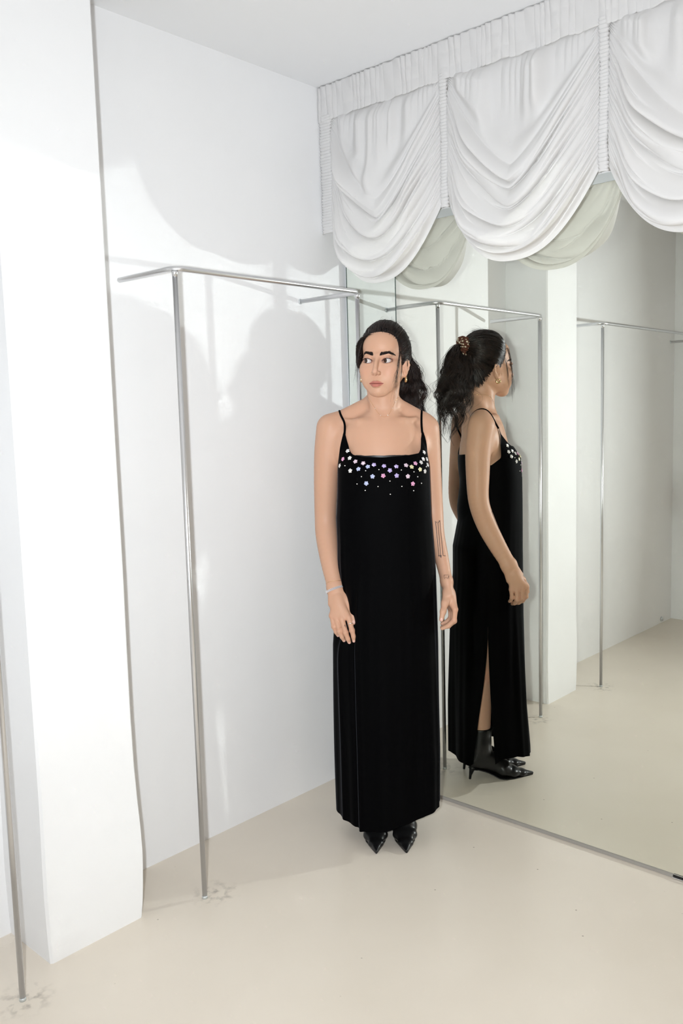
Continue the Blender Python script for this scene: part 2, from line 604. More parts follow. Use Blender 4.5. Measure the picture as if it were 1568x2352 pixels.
class Field:
    """signed distance field on a rectilinear grid, meshed with surface nets"""

    def __init__(self, xs, ys, zs):
        self.xs, self.ys, self.zs = [np.asarray(a, np.float32) for a in (xs, ys, zs)]
        self.F = np.full((len(xs), len(ys), len(zs)), 0.06, np.float32)

    def box(self, lo, hi):
        r_ = []
        for a, l_, h_ in ((self.xs, lo[0], hi[0]), (self.ys, lo[1], hi[1]), (self.zs, lo[2], hi[2])):
            i0, i1 = np.searchsorted(a, l_), np.searchsorted(a, h_)
            r_.append(slice(max(i0 - 1, 0), min(i1 + 1, len(a))))
        return tuple(r_)

    def apply(self, fn, lo, hi, k=0.01, op='add'):
        s = self.box(np.array(lo) - k - .004, np.array(hi) + k + .004)
        X = self.xs[s[0]][:, None, None]
        Y = self.ys[s[1]][None, :, None]
        Z = self.zs[s[2]][None, None, :]
        if X.size * Y.size * Z.size == 0:
            return
        d = fn(X, Y, Z).astype(np.float32)
        a = self.F[s]
        if op == 'add':
            h = np.clip(.5 + .5 * (a - d) / k, 0, 1)
            self.F[s] = a + (d - a) * h - k * h * (1 - h)
        elif op == 'sub':
            h = np.clip(.5 - .5 * (a + d) / k, 0, 1)
            self.F[s] = a + (-d - a) * h + k * h * (1 - h)

    def ell(self, c, r_, k=.01, op='add', R=None, head=False):
        c = np.array(c, float)
        A = np.eye(3) if R is None else np.array(R)
        if head:
            c = hd(c)
            A = HR @ A
        r_ = np.array(r_, float)
        ext = np.sqrt((A ** 2) @ (r_ ** 2))

        def fn(X, Y, Z):
            x, y, z = X - c[0], Y - c[1], Z - c[2]
            q = [A[0, i] * x + A[1, i] * y + A[2, i] * z for i in range(3)]
            k0 = np.sqrt((q[0] / r_[0]) ** 2 + (q[1] / r_[1]) ** 2 + (q[2] / r_[2]) ** 2)
            k1 = np.sqrt((q[0] / r_[0] ** 2) ** 2 + (q[1] / r_[1] ** 2) ** 2 + (q[2] / r_[2] ** 2) ** 2) + 1e-9
            return np.where(k0 < .15, -r_.min(), k0 * (k0 - 1) / k1)
        self.apply(fn, c - ext, c + ext, k, op)

    def cone(self, a, b, ra, rb, k=.01, op='add', head=False, u=None, pad=0.0):
        """tapered limb from a to b; ra, rb radius or (ru, rw) with u the direction of ru"""
        a, b = np.array(a, float), np.array(b, float)
        if head:
            a, b = hd(a), hd(b)
            if u is not None:
                u = HR @ np.array(u, float)
        ra = np.array(ra if np.ndim(ra) else (ra, ra), float)
        rb = np.array(rb if np.ndim(rb) else (rb, rb), float)
        ab = b - a
        L2 = ab @ ab
        ax = ab / math.sqrt(L2)
        u = np.array((1, 0, 0) if u is None else u, float)
        e1 = u - ax * (u @ ax)
        if np.linalg.norm(e1) < 1e-3:
            e1 = np.cross(ax, (0, 1, 0))
        e1 /= np.linalg.norm(e1)
        e2 = np.cross(ax, e1)
        R_ = max(ra.max(), rb.max())

        def fn(X, Y, Z):
            x, y, z = X - a[0], Y - a[1], Z - a[2]
            t_ = np.clip((x * ab[0] + y * ab[1] + z * ab[2]) / L2, 0, 1)
            x, y, z = x - t_ * ab[0], y - t_ * ab[1], z - t_ * ab[2]
            ru = ra[0] + (rb[0] - ra[0]) * t_
            rw = ra[1] + (rb[1] - ra[1]) * t_
            rm = np.minimum(ru, rw)
            q1 = x * e1[0] + y * e1[1] + z * e1[2]
            q2 = x * e2[0] + y * e2[1] + z * e2[2]
            q3 = x * ax[0] + y * ax[1] + z * ax[2]
            return (np.sqrt((q1 / ru) ** 2 + (q2 / rw) ** 2 + (q3 / rm) ** 2) - 1) * rm
        self.apply(fn, np.minimum(a, b) - R_ - pad, np.maximum(a, b) + R_ + pad, k, op)

    def chain(self, pts, rad, k=.008, op='add', head=False, u=None):
        for i in range(len(pts) - 1):
            self.cone(pts[i], pts[i + 1], rad[i], rad[i + 1], k, op, head, u)

    def limb(self, pts, rad, k=.02, u=(1, 0, 0), step=6):
        """smooth limb through stations: one distance, blended once into the body"""
        C = np.array([list(p) + list(r_) for p, r_ in zip(pts, rad)], float)
        n_ = len(C) - 1
        S = []
        for i in range(n_):
            p0, p1, p2, p3 = C[max(i - 1, 0)], C[i], C[i + 1], C[min(i + 2, n_)]
            for t_ in np.arange(step) / step:
                S.append(.5 * (2 * p1 + (p2 - p0) * t_ + (2 * p0 - 5 * p1 + 4 * p2 - p3) * t_ ** 2 + (3 * p1 - p0 - 3 * p2 + p3) * t_ ** 3))
        S.append(C[-1])
        S = np.array(S)
        g = Field.__new__(Field)
        R_ = S[:, 3:].max()
        lo, hi = S[:, :3].min(0) - R_ - k - .012, S[:, :3].max(0) + R_ + k + .012
        s = self.box(lo, hi)
        g.xs, g.ys, g.zs = self.xs[s[0]], self.ys[s[1]], self.zs[s[2]]
        g.F = np.full((len(g.xs), len(g.ys), len(g.zs)), .06, np.float32)
        for a, b in zip(S[:-1], S[1:]):
            g.cone(a[:3], b[:3], a[3:], b[3:], .0015, u=u, pad=k)
        a, d = self.F[s], g.F
        h = np.clip(.5 + .5 * (a - d) / k, 0, 1)
        self.F[s] = a + (d - a) * h - k * h * (1 - h)

    def mesh(self):
        F = self.F
        S = F < 0
        n_ = [m_ - 1 for m_ in S.shape]
        cnt = np.zeros(n_, np.int8)
        for dx in (0, 1):
            for dy in (0, 1):
                for dz in (0, 1):
                    cnt += S[dx:dx + n_[0], dy:dy + n_[1], dz:dz + n_[2]]
        ii = np.nonzero((cnt > 0) & (cnt < 8))
        del cnt
        idx = np.full(n_, -1, np.int32)
        idx[ii] = np.arange(len(ii[0]), dtype=np.int32)
        acc = np.zeros((len(ii[0]), 3))
        num = np.zeros(len(ii[0]))
        ax3 = (self.xs, self.ys, self.zs)
        for ax in range(3):
            o1, o2 = [a for a in range(3) if a != ax]
            for d1 in (0, 1):
                for d2 in (0, 1):
                    p = [ii[0], ii[1], ii[2]]
                    p[o1] = p[o1] + d1
                    p[o2] = p[o2] + d2
                    q = list(p)
                    q[ax] = q[ax] + 1
                    fa, fb = F[tuple(p)], F[tuple(q)]
                    c = (fa < 0) != (fb < 0)
                    t_ = np.where(c, fa / np.where(c, fa - fb, 1), 0)
                    pos = np.stack([ax3[a][p[a]] for a in range(3)], -1).astype(float)
                    pos[:, ax] += t_ * (ax3[ax][q[ax]] - ax3[ax][p[ax]])
                    acc[c] += pos[c]
                    num[c] += 1
        V = acc / num[:, None]
        faces = []
        for ax in range(3):
            o1, o2 = [a for a in range(3) if a != ax]
            sa = [slice(None)] * 3
            sb = [slice(None)] * 3
            sa[ax], sb[ax] = slice(0, -1), slice(1, None)
            ch = S[tuple(sa)] != S[tuple(sb)]
            e = np.nonzero(ch)
            ok = (e[o1] > 0) & (e[o1] < n_[o1]) & (e[o2] > 0) & (e[o2] < n_[o2])
            e = [a[ok] for a in e]
            ins = S[tuple(e)]

            def cell(d1, d2):
                p = list(e)
                p[o1] = p[o1] - d1
                p[o2] = p[o2] - d2
                return idx[tuple(p)]
            q = np.stack([cell(1, 1), cell(0, 1), cell(0, 0), cell(1, 0)], -1)
            flip = ins if ax != 1 else ~ins
            q[~flip] = q[~flip][:, ::-1]
            faces.append(q)
        return V, np.concatenate(faces)


def npobj(name, V, Fc, material, parent=None):
    me = bpy.data.meshes.new(name)
    me.vertices.add(len(V))
    me.vertices.foreach_set('co', np.asarray(V, np.float32).ravel())
    nf, k = Fc.shape
    me.loops.add(nf * k)
    me.loops.foreach_set('vertex_index', np.asarray(Fc, np.int32).ravel())
    me.polygons.add(nf)
    me.polygons.foreach_set('loop_start', np.arange(0, nf * k, k, dtype=np.int32))
    me.polygons.foreach_set('loop_total', np.full(nf, k, np.int32))
    me.update(calc_edges=True)
    me.validate()
    return link(name, me, material, parent)


def axis(*segs):
    """grid lines from (start, stop, step) pieces"""
    out = []
    for a, b, s in segs:
        out.append(np.arange(a, b - 1e-6, s))
    return np.concatenate(out)


# ------------------------------------------------------------------ body
bf = Field(axis((-.245, -.20, .0035), (-.20, -.085, .0021), (-.085, .125, .0014), (.125, .16, .0028), (.16, .262, .0021)),
           axis((-.20, .065, .0015), (.065, .15, .004)),
           axis((.10, .66, .008), (.66, .90, .0021), (.90, 1.44, .004), (1.44, 1.475, .0022), (1.475, 1.665, .0013), (1.665, 1.73, .004)))

# torso
bf.ell((.006, -.030, 1.24), (.132, .092, .19), .03)
bf.ell((.006, -.022, 1.365), (.125, .062, .06), .03)
for s in (-1, 1):
    bf.ell((.006 + s * .066, -.082, 1.215), (.060, .058, .066), .03)
bf.ell((.006, -.020, 1.05), (.118, .088, .12), .05)
bf.ell((.006, -.025, .90), (.140, .095, .13), .05)
# neck and shoulders
bf.cone((.012, -.006, 1.375), (.020, -.022, 1.535), (.054, .056), (.049, .051), .022)
for s in (-1, 1):
    bf.cone((.012 + s * .030, .016, 1.462), (.006 + s * .130, .014, 1.404 if s < 0 else 1.398), (.026, .028), (.034, .034), .028)
    bf.chain([(.006 + s * .018, -.066, 1.392), (.006 + s * .070, -.058, 1.400), (.006 + s * .115, -.028, 1.404)], [.0050, .0050, .004], .020)      # collar bone
    bf.cone((.016 + s * .046, -.018, 1.535), (.008 + s * .014, -.066, 1.398), .010, .0085, .016)     # neck tendon
bf.ell((.008, -.070, 1.384), (.010, .010, .012), .012, 'sub')                                      # throat hollow
# shoulders, arms
AR = [(-.160, .008, 1.384), (-.172, .012, 1.30), (-.180, .020, 1.20), (-.186, .028, 1.085), (-.183, .008, 1.02), (-.172, -.038, .935), (-.157, -.080, .862)]
RR = [(.046, .047), (.044, .046), (.0405, .043), (.036, .037), (.0365, .036), (.031, .029), (.0255, .020)]
bf.limb(AR, RR, .022)
AL = [(.158, .018, 1.373), (.166, .032, 1.30), (.171, .037, 1.20), (.178, .036, 1.10), (.184, .012, 1.02), (.198, -.022, .945), (.2105, -.064, .868)]
RL = [(.044, .050), (.040, .047), (.038, .0425), (.0345, .037), (.029, .036), (.0235, .032), (.0185, .0265)]
bf.limb(AL, RL, .022)
bf.ell((.006 - .120, -.030, 1.315), (.030, .028, .055), .03)
bf.ell((.006 + .125, -.028, 1.310), (.030, .028, .055), .03)
# legs
for s, x0 in ((-1, -.003), (1, .003)):
    bf.limb([(s * .075, -.015, .86), (s * .070, -.015, .66), (s * .060, -.010, .49), (s * .057, .008, .37), (s * .052, .006, .22), (s * .050, .004, .11)],
            [(r_, r_) for r_ in (.072, .062, .049, .048, .038, .034)], .02)

# ---- hands
def fingers(f_, wrist, knuckles, pips, dips, tips, palm_r, k=.006):
    for kn in knuckles:
        f_.cone(wrist, kn, palm_r[0], palm_r[1], .014)
    for kn, a, b, c, w_ in zip(knuckles, pips, dips, tips, (.0074, .0080, .0083, .0082)):
        f_.chain([kn, a, b, c], [w_ * 1.08, w_, w_ * .90, w_ * .74], .0030)
        f_.ell(a, (w_ * 1.06,) * 3, .004)


def bez(p0, p1, p2, p3, n_):
    p0, p1, p2, p3 = [np.array(p, float) for p in (p0, p1, p2, p3)]
    return [((1 - t_) ** 3) * p0 + 3 * t_ * (1 - t_) ** 2 * p1 + 3 * t_ * t_ * (1 - t_) * p2 + t_ ** 3 * p3 for t_ in np.linspace(0, 1, n_)]


# right hand: back of the hand to the front, fingers (little .. index)
KR = [(-.171, -.116, .776), (-.157, -.124, .770), (-.138, -.132, .768), (-.116, -.134, .773)]
PR = [(-.165, -.131, .743), (-.147, -.143, .731), (-.127, -.150, .727), (-.106, -.151, .734)]
DR = [(-.158, -.128, .724), (-.139, -.140, .711), (-.120, -.148, .706), (-.102, -.151, .714)]
TR = [(-.152, -.122, .711), (-.133, -.133, .697), (-.116, -.142, .693), (-.101, -.148, .699)]
bf.cone((-.157, -.080, .862), (-.149, -.098, .815), (.0255, .0180), (.034, .0155), .014)
fingers(bf, (-.149, -.094, .825), KR, PR, DR, TR, (.014, .0098))
bf.chain([(-.130, -.088, .835), (-.106, -.106, .806), (-.098, -.125, .778), (-.098, -.136, .757)], [.0135, .0115, .0095, .0075], .008)
# left hand: back of the hand outwards, thumb to the front
KL = [(.220, -.070, .779), (.226, -.088, .777), (.230, -.107, .782), (.230, -.124, .788)]
PL = [(.221, -.072, .749), (.225, -.089, .742), (.228, -.106, .745), (.226, -.122, .752)]
DL = [(.207, -.071, .735), (.208, -.085, .725), (.210, -.100, .727), (.206, -.116, .732)]
TL = [(.192, -.071, .729), (.190, -.082, .719), (.191, -.095, .721), (.188, -.112, .723)]
bf.cone((.2105, -.064, .868), (.217, -.084, .822), (.0185, .0265), (.0150, .034), .014)
fingers(bf, (.215, -.082, .830), KL, PL, DL, TL, (.014, .0095))
bf.chain([(.208, -.088, .838), (.198, -.118, .808), (.190, -.134, .785), (.183, -.142, .760)], [.0140, .0115, .0092, .0074], .008)

# ---- head
H = dict(head=True)
bf.ell((0, .012, .031), (.0690, .088, .079), .015, **H)
bf.ell((0, -.038, .048), (.0565, .0460, .050), .015, **H)             # forehead
bf.ell((0, -.030, -.026), (.0585, .0570, .070), .022, **H)          # face
for s in (-1, 1):
    bf.cone((s * .0512, -.006, -.044), (s * .0175, -.061, -.0920), (.0125, .017), (.0155, .0150), .024, **H)
    bf.ell((s * .0430, -.054, -.022), (.0205, .0215, .0200), .020, **H)   # cheekbone
    bf.ell((s * .0315, -.060, -.051), (.0245, .0225, .033), .022, **H)    # cheek
    bf.cone((s * .036, -.0690, .0210), (s * .012, -.0785, .0165), (.0080, .0080), (.0080, .0080), .014, **H)   # brow ridge
bf.ell((0, -.0690, -.0950), (.0190, .0200, .0165), .018, **H)        # chin
bf.ell((0, -.0725, -.066), (.0275, .0205, .0235), .012, **H)         # muzzle
# eye sockets
for s in (-1, 1):
    bf.ell((s * .0330, -.0915, .0005), (.0185, .0120, .0105), .012, 'sub', **H)
    bf.ell((s * .0165, -.0960, .002), (.0060, .0090, .010), .008, 'sub', **H)
# nose
bf.cone((0, -.0815, .014), (0, -.1030, -.030), (.0062, .0085), (.0078, .0100), .009, **H)
bf.ell((0, -.1050, -.0355), (.0084, .0088, .0082), .006, **H)
for s in (-1, 1):
    bf.ell((s * .0102, -.0940, -.0392), (.0050, .0090, .0058), .0060, **H)
bf.ell((0, -.0985, -.0445), (.0038, .0075, .0036), .005, **H)
for s in (-1, 1):
    bf.ell((s * .0064, -.0995, -.0468), (.0031, .0050, .0030), .0025, 'sub', **H)
# lids: a shell over each eyeball, opened as an almond
EYE = [np.array((s * .0318, -.0725, 0.0)) for s in (-1, 1)]
ER = .0122
for s, c in zip((-1, 1), EYE):
    bf.ell(c, (ER + .0026, ER + .0017, ER + .0020), .004, **H)
    bf.chain([c + (-s * .0140, -.0062, .0062), c + (-s * .004, -.0095, .0104), c + (s * .006, -.0088, .0104), c + (s * .0160, -.0025, .0062)],
             [.0016, .0024, .0026, .0020], .0045, head=True)   # upper lid fold
for s, c in zip((-1, 1), EYE):
    Ra = np.array(Matrix.Rotation(-s * math.radians(6), 3, 'Y'))
    bf.ell(c + (s * .0006, -.0130, -.0003), (.0160, .0128, .0068), .0010, 'sub', R=Ra, **H)
# lips
for s in (-1, 1):
    bf.cone((s * .0050, -.0925, -.0668), (s * .0225, -.0830, -.0708), (.0044, .0046), (.0022, .0022), .004, u=(0, 0, 1), **H)
    bf.cone((s * .0040, -.0910, -.0772), (s * .0215, -.0825, -.0722), (.0055, .0054), (.0022, .0022), .004, u=(0, 0, 1), **H)
bf.ell((0, -.0920, -.0768), (.0125, .0060, .0060), .005, **H)
bf.ell((0, -.0935, -.0672), (.0045, .0048, .0038), .004, **H)
for s in (-1, 1):
    bf.cone((0, -.0988, -.0716), (s * .0235, -.0870, -.0712), (.0010, .0035), (.0008, .0028), .0016, 'sub', u=(0, 0, 1), **H)
bf.cone((0, -.1000, -.0505), (0, -.0990, -.0600), .0024, .0026, .004, 'sub', **H)
# ears
ED = np.array((-.0010, .000, -.0125))
for s in (-1, 1):
    Re = np.array(Matrix.Rotation(s * .50, 3, 'Z') @ Matrix.Rotation(-.20, 3, 'X'))
    T_ = lambda a_, b_, c_: (s * (a_ + ED[0]), b_ + ED[1], c_ + ED[2])
    bf.ell(T_(.0715, .0065, -.006), (.0050, .0150, .0260), .006, R=Re, **H)
    bf.ell(T_(.0670, .0040, -.008), (.0080, .0100, .0190), .008, **H)
    rim = [(.0670, -.0035, -.002), (.0705, -.0015, .012), (.0735, .0070, .0190), (.0775, .0160, .0150), (.0795, .0190, .003), (.0770, .0160, -.010), (.0730, .0090, -.022), (.0690, .0020, -.0315), (.0670, -.0015, -.0300)]
    bf.chain([T_(*q_) for q_ in rim], [.0026, .0027, .0028, .0029, .0030, .0032, .0040, .0050, .0046], .005, head=True)
    bf.ell(T_(.0785, .0030, -.004), (.0046, .0062, .0105), .005, 'sub', R=Re, **H)
    bf.ell(T_(.0690, -.0065, -.010), (.0030, .0035, .0050), .003, **H)

V, Fq = bf.mesh()
del bf

# ---- skin: painted tones (lips, lids, cheeks, nails) as a colour attribute of the skin itself
hv = (V - HC) @ HR          # into the head frame
skin = np.tile(np.array((.595, .345, .232)), (len(V), 1))
inhead = (V[:, 2] > 1.44)


def tone(mask, col):
    mask = np.clip(mask, 0, 1)[:, None]
    return skin * (1 - mask) + np.array(col) * mask


x, y, z = hv[:, 0], hv[:, 1], hv[:, 2]
front = inhead & (y < -.05)
ax_ = np.abs(x)
# cheeks, nose tip a little redder
skin = tone(.35 * front * np.exp(-(((ax_ - .040) / .018) ** 2 + ((z + .035) / .018) ** 2)), (.62, .29, .20))
skin = tone(.25 * front * np.exp(-((x / .012) ** 2 + ((z + .038) / .010) ** 2)), (.63, .30, .22))
# lips
zu = np.interp(ax_, [0, .0055, .014, .0245, .026], [-.0640, -.0622, -.0648, -.0709, -.0712])
zl = np.interp(ax_, [0, .008, .016, .0235, .026], [-.0832, -.0822, -.0782, -.0722, -.0712])
lip = np.clip((zu - z) / .0012, 0, 1) * np.clip((z - zl) / .0014, 0, 1) * (ax_ < .0258) * front * (y < -.078)
skin = tone(.88 * lip, (.45, .140, .112))
seam = lip * np.exp(-((z + .0713) / .0010) ** 2)
skin = tone(.75 * seam, (.20, .05, .045))
# eye rims and lash line, soft brown shadow on the lids
for s, c in zip((-1, 1), EYE):
    dx, dz = (x - c[0] - s * .0004), (z - c[2] + .0004)
    ca, sa = math.cos(s * math.radians(6)), math.sin(s * math.radians(6))
    dx, dz = ca * dx + sa * dz, -sa * dx + ca * dz
    e = np.sqrt((dx / .0170) ** 2 + (dz / .0076) ** 2)
    up_ = np.clip(.55 + dz / .004, .30, 1)
    skin = tone(front * (y < -.068) * np.clip(1.22 - e, 0, .22) / .22 * up_ * .95, (.045, .022, .018))
    e2 = np.sqrt((dx / .021) ** 2 + ((dz - .002) / .0105) ** 2)
    skin = tone(front * .42 * np.clip(1.25 - e2, 0, .5) / .5, (.42, .20, .15))
# nails
for tips_, dips_, o_ in ((TR, DR, (0, -1, .15)), (TL, DL, (.7, 0, -.7)), ([(-.098, -.136, .757)], [(-.098, -.125, .778)], (-.2, -1, 0)), ([(.183, -.142, .760)], [(.190, -.134, .785)], (-.1, -1, .1))):
    for tp, dp in zip(tips_, dips_):
        tp, dp = np.array(tp), np.array(dp)
        a_ = (tp - dp) / np.linalg.norm(tp - dp)
        o__ = np.array(o_, float)
        o__ = o__ - a_ * (o__ @ a_)
        o__ /= np.linalg.norm(o__)
        q = V - (tp + o__ * .006 + a_ * .001)
        al, ou = q @ a_, q @ o__
        la = np.sqrt(np.maximum((q ** 2).sum(1) - al ** 2 - ou ** 2, 0))
        msk = np.clip((1.15 - np.sqrt((al / .0058) ** 2 + (la / .0042) ** 2)) / .3, 0, 1) * (ou > -.003)
        skin = tone(.8 * msk, (.80, .52, .46))
    # knuckles slightly pink
for P_ in KR + PR + KL + PL:
    skin = tone(.25 * np.exp(-((V - np.array(P_)) ** 2).sum(1) / .011 ** 2), (.60, .27, .19))

woman = empty('person', WOMAN, WROT)
tag(woman, 'woman standing in a long black velvet slip dress with dark hair in a ponytail', 'person')

m = M['skin'] = mat('skin', (.7, .45, .33), 0.48, spec=0.28)
n, l = nodes(m)
at = n.new('ShaderNodeAttribute')
at.attribute_name = 'tone'
l.new(at.outputs['Color'], n['Principled BSDF'].inputs['Base Color'])
n['Principled BSDF'].inputs['Subsurface Weight'].default_value = 0.12
n['Principled BSDF'].inputs['Subsurface Radius'].default_value = (0.010, 0.004, 0.002)
n['Principled BSDF'].inputs['Subsurface Scale'].default_value = 0.5
body = npobj('body', V, Fq, m, woman)
ca_ = body.data.color_attributes.new('tone', 'FLOAT_COLOR', 'POINT')
buf = np.ones((len(V), 4), np.float32)
buf[:, :3] = skin
ca_.data.foreach_set('color', buf.ravel())
sm = body.modifiers.new('soft', 'SMOOTH')
sm.factor = 0.35
sm.iterations = 2
BODY = BVHTree.FromPolygons([Vector(p) for p in V.tolist()], Fq.tolist())

# ---- eyes
m = M['eye'] = mat('eye', (.8, .8, .8), 0.08, spec=0.6)
n, l = nodes(m)
tc = n.new('ShaderNodeTexCoord')
sep = n.new('ShaderNodeSeparateXYZ')
l.new(tc.outputs['Object'], sep.inputs[0])
mr = n.new('ShaderNodeMapRange')
mr.inputs[1].default_value = -ER
mr.inputs[2].default_value = -ER * .78
l.new(sep.outputs[1], mr.inputs[0])
rp = n.new('ShaderNodeValToRGB')
cr = rp.color_ramp
cr.elements[0].position = 0.0
cr.elements[0].color = (.004, .003, .003, 1)
cr.elements[1].position = 1.0
cr.elements[1].color = (.60, .54, .52, 1)
for p_, c_ in ((.085, (.004, .003, .003, 1)), (.11, (.055, .022, .010, 1)), (.58, (.030, .012, .006, 1)), (.70, (.012, .006, .004, 1)), (.78, (.66, .62, .60, 1))):
    e_ = cr.elements.new(p_)
    e_.color = c_
l.new(mr.outputs[0], rp.inputs['Fac'])
l.new(rp.outputs['Color'], n['Principled BSDF'].inputs['Base Color'])
GAZE = math.radians(-27)
for c in EYE:
    bm = bmesh.new()
    bmesh.ops.create_uvsphere(bm, u_segments=40, v_segments=24, radius=ER)
    me = bpy.data.meshes.new('eye')
    bm.to_mesh(me)
    bm.free()
    o = link('eye', me, m, woman)
    R4 = Matrix(HR.tolist()).to_4x4()
    o.matrix_local = Matrix.Translation(Vector(hd(c))) @ R4 @ Matrix.Rotation(GAZE, 4, 'Z')

# ------------------------------------------------------------------ dress
m = M['velvet'] = mat('black_velvet', (.0012, .0012, .0015), 0.65, spec=0.03, Sheen_Weight=0.07, Sheen_Roughness=0.28)
m.node_tree.nodes['Principled BSDF'].inputs['Sheen Tint'].default_value = (.62, .66, .78, 1)
add_bump(m, 900, 0.25, 0.0006, 2)
M['satin'] = mat('black_satin', (.006, .006, .007), 0.38, spec=0.35)
M['leather'] = mat('black_leather', (.006, .006, .0065), 0.32, spec=0.42)
add_bump(M['leather'], 90, 0.10, 0.0012, 4)

DZ = np.array([0.00, .12, .30, .48, .66, .80, .91, 1.00, 1.09, 1.17, 1.25, 1.30, 1.365])
DA = np.array([.172, .173, .1755, .1750, .1750, .1690, .1630, .1590, .1560, .1520, .1500, .1460, .1360])
DB = np.array([.158, .156, .1480, .1410, .1350, .1280, .1270, .1180, .1100, .1060, .1060, .0900, .0640])
DCX = np.array([.006, .006, .008, .007, .007, .010, .014, .012, .008, .010, .011, .010, .014])
DCY = np.array([-.042, -.042, -.0355, -.0345, -.0335, -.0380, -.0370, -.0470, -.0560, -.0590, -.0540, -.0350, -.0100])
TP = np.array([-180, -160, -148, -142, -136, -112, -92, -77, -67, -60, -57, -51.5, -45.5, -40, -25, 0, 25, 48, 53, 56.5, 60, 63, 70, 79, 90, 112, 134, 140, 146, 158, 180.])
TZ = np.array([1.262, 1.266, 1.292, 1.322, 1.290, 1.236, 1.243, 1.285, 1.335, 1.364, 1.364, 1.332, 1.308, 1.297, 1.290, 1.287, 1.290, 1.296, 1.308, 1.332, 1.364, 1.364, 1.337, 1.300, 1.255, 1.226, 1.285, 1.322, 1.292, 1.266, 1.262])
SLIT = 107.0


def dress_point(phi_deg, z, fold_amt=1.0):
    ph = np.radians(phi_deg)
    a, b_ = np.interp(z, DZ, DA), np.interp(z, DZ, DB)
    cx_, cyy = np.interp(z, DZ, DCX), np.interp(z, DZ, DCY)
    A = .0098 * sstep(.98, .20, z) * fold_amt
    A2 = .0009 * sstep(1.20, .80, z) * fold_amt
    f1 = np.cos(5 * ph + 1.1 + .5 * np.sin(2.1 * z)) + .7 * np.cos(8 * ph - .6 + .9 * z) + .45 * np.cos(13 * ph + 2.0 - z)
    f1 = np.sign(f1) * np.abs(f1) ** 1.15
    f2 = np.cos(23 * ph + 3 * z) + np.cos(31 * ph - 2 * z)
    # long creases: one down the front of her right thigh, one by the right edge, drape under the arm
    cr_ = (.010 * np.exp(-((phi_deg + 33) / 2.2) ** 2) - .007 * np.exp(-((phi_deg + 38.5) / 2.5) ** 2)) * sstep(1.0, .55, z)
    cr_ += .006 * np.exp(-((phi_deg + 62) / 4) ** 2) * sstep(1.25, .8, z) + .006 * np.exp(-((phi_deg - 60) / 4) ** 2) * sstep(.8, .4, z)
    cr_ -= .034 * np.exp(-((phi_deg + 64) / 15) ** 2) * np.exp(-((z - .775) / .085) ** 2)     # pressed in by the hand
    dr = A * f1 * .5 + A2 * f2 * .35 + cr_ * fold_amt
    n_ = 2.25
    c, s_ = np.cos(ph), np.sin(ph)
    rr = 1 / (np.abs(c) ** n_ + np.abs(s_) ** n_) ** (1 / n_)
    X = cx_ + (a * rr) * s_ + dr * s_
    Y = cyy - (b_ * rr) * c - dr * c
    return X, Y


nu, nv = 560, 300
us = np.linspace(0, 1, nu)
# more columns where the straps rise
dens = lambda p_: 1 + 3.0 * np.exp(-((np.abs(p_) - 60) / 9) ** 2) + 1.5 * np.exp(-((np.abs(p_) - 140) / 8) ** 2)
pp = np.linspace(SLIT - 360, SLIT, 4000)
wrapdeg = lambda p_: (p_ + 180) % 360 - 180
cw = np.cumsum(dens(wrapdeg(pp)))
cw = (cw - cw[0]) / (cw[-1] - cw[0])
phi0 = np.interp(us, cw, pp)                     # from the slit all the way round to the slit
PHI = np.tile(phi0, (nv, 1))
ztop = np.interp(wrapdeg(PHI), TP, TZ)
pw = wrapdeg(phi0)
hem = np.interp(pw, [-180, -140, -100, -80, -62, -44, -36, -28, -5, 20, 45, 70, 95, 107.5, 115, 140, 180], [.095, .090, .088, .082, .080, .078, .072, .066, .078, .094, .112, .128, .120, .105, .092, .088, .095]) + .0015 * np.sin(np.radians(9 * pw))
tv = np.linspace(0, 1, nv)[:, None] ** 1.08
Zg = ztop + (hem[None, :] - ztop) * tv
half = 19.0 * sstep(.64, .02, Zg)                # opening of the slit, degrees each side
Q = (PHI - (SLIT - 360)) / 360.0
shift = .02 * (.64 - Zg) / .64 * 100 * (Zg < .64)
PHI2 = PHI + half * (np.exp(-Q / .10) - .55 * np.exp(-(1 - Q) / .10)) + 2.5 * sstep(.64, .05, Zg) * (np.exp(-Q / .10) + np.exp(-(1 - Q) / .10))
Xg, Yg = dress_point(PHI2, Zg)
DV = np.stack([Xg, Yg, Zg], -1).reshape(-1, 3)


def off_body(P_, want):
    """keep the cloth a few millimetres off the body; arms and hands hang clear of it"""
    for i in np.nonzero(P_[:, 2] > .60)[0]:
        p = Vector(P_[i])
        q, nrm, _, dist = BODY.find_nearest(p, 0.06)
        if q is None or abs(q.x - .008) > .150 or (q.z < .92 and abs(q.x) > .088 and q.y < -.055):
            continue
        if (p - q).dot(nrm) < want:
            P_[i] = q + nrm * want


off_body(DV, .0045)
G = DV.reshape(nv, nu, 3)
for _ in range(3):        # relax the pushed cloth
    Gn = G.copy()
    Gn[1:-1, 1:-1] = .5 * G[1:-1, 1:-1] + .125 * (G[:-2, 1:-1] + G[2:, 1:-1] + G[1:-1, :-2] + G[1:-1, 2:])
    Gn[0, 1:-1] = .5 * G[0, 1:-1] + .25 * (G[0, :-2] + G[0, 2:])
    G = Gn
DV = G.reshape(-1, 3).copy()
off_body(DV, .0030)
DF = np.array([q[::-1] for q in grid_faces(nu, nv)])
dress = npobj('dress', DV, DF, M['velvet'], woman)
dress['label'] = 'long black velvet slip dress with a side slit'
DRESS = BVHTree.FromPolygons([Vector(p) for p in DV.tolist()], DF.tolist())

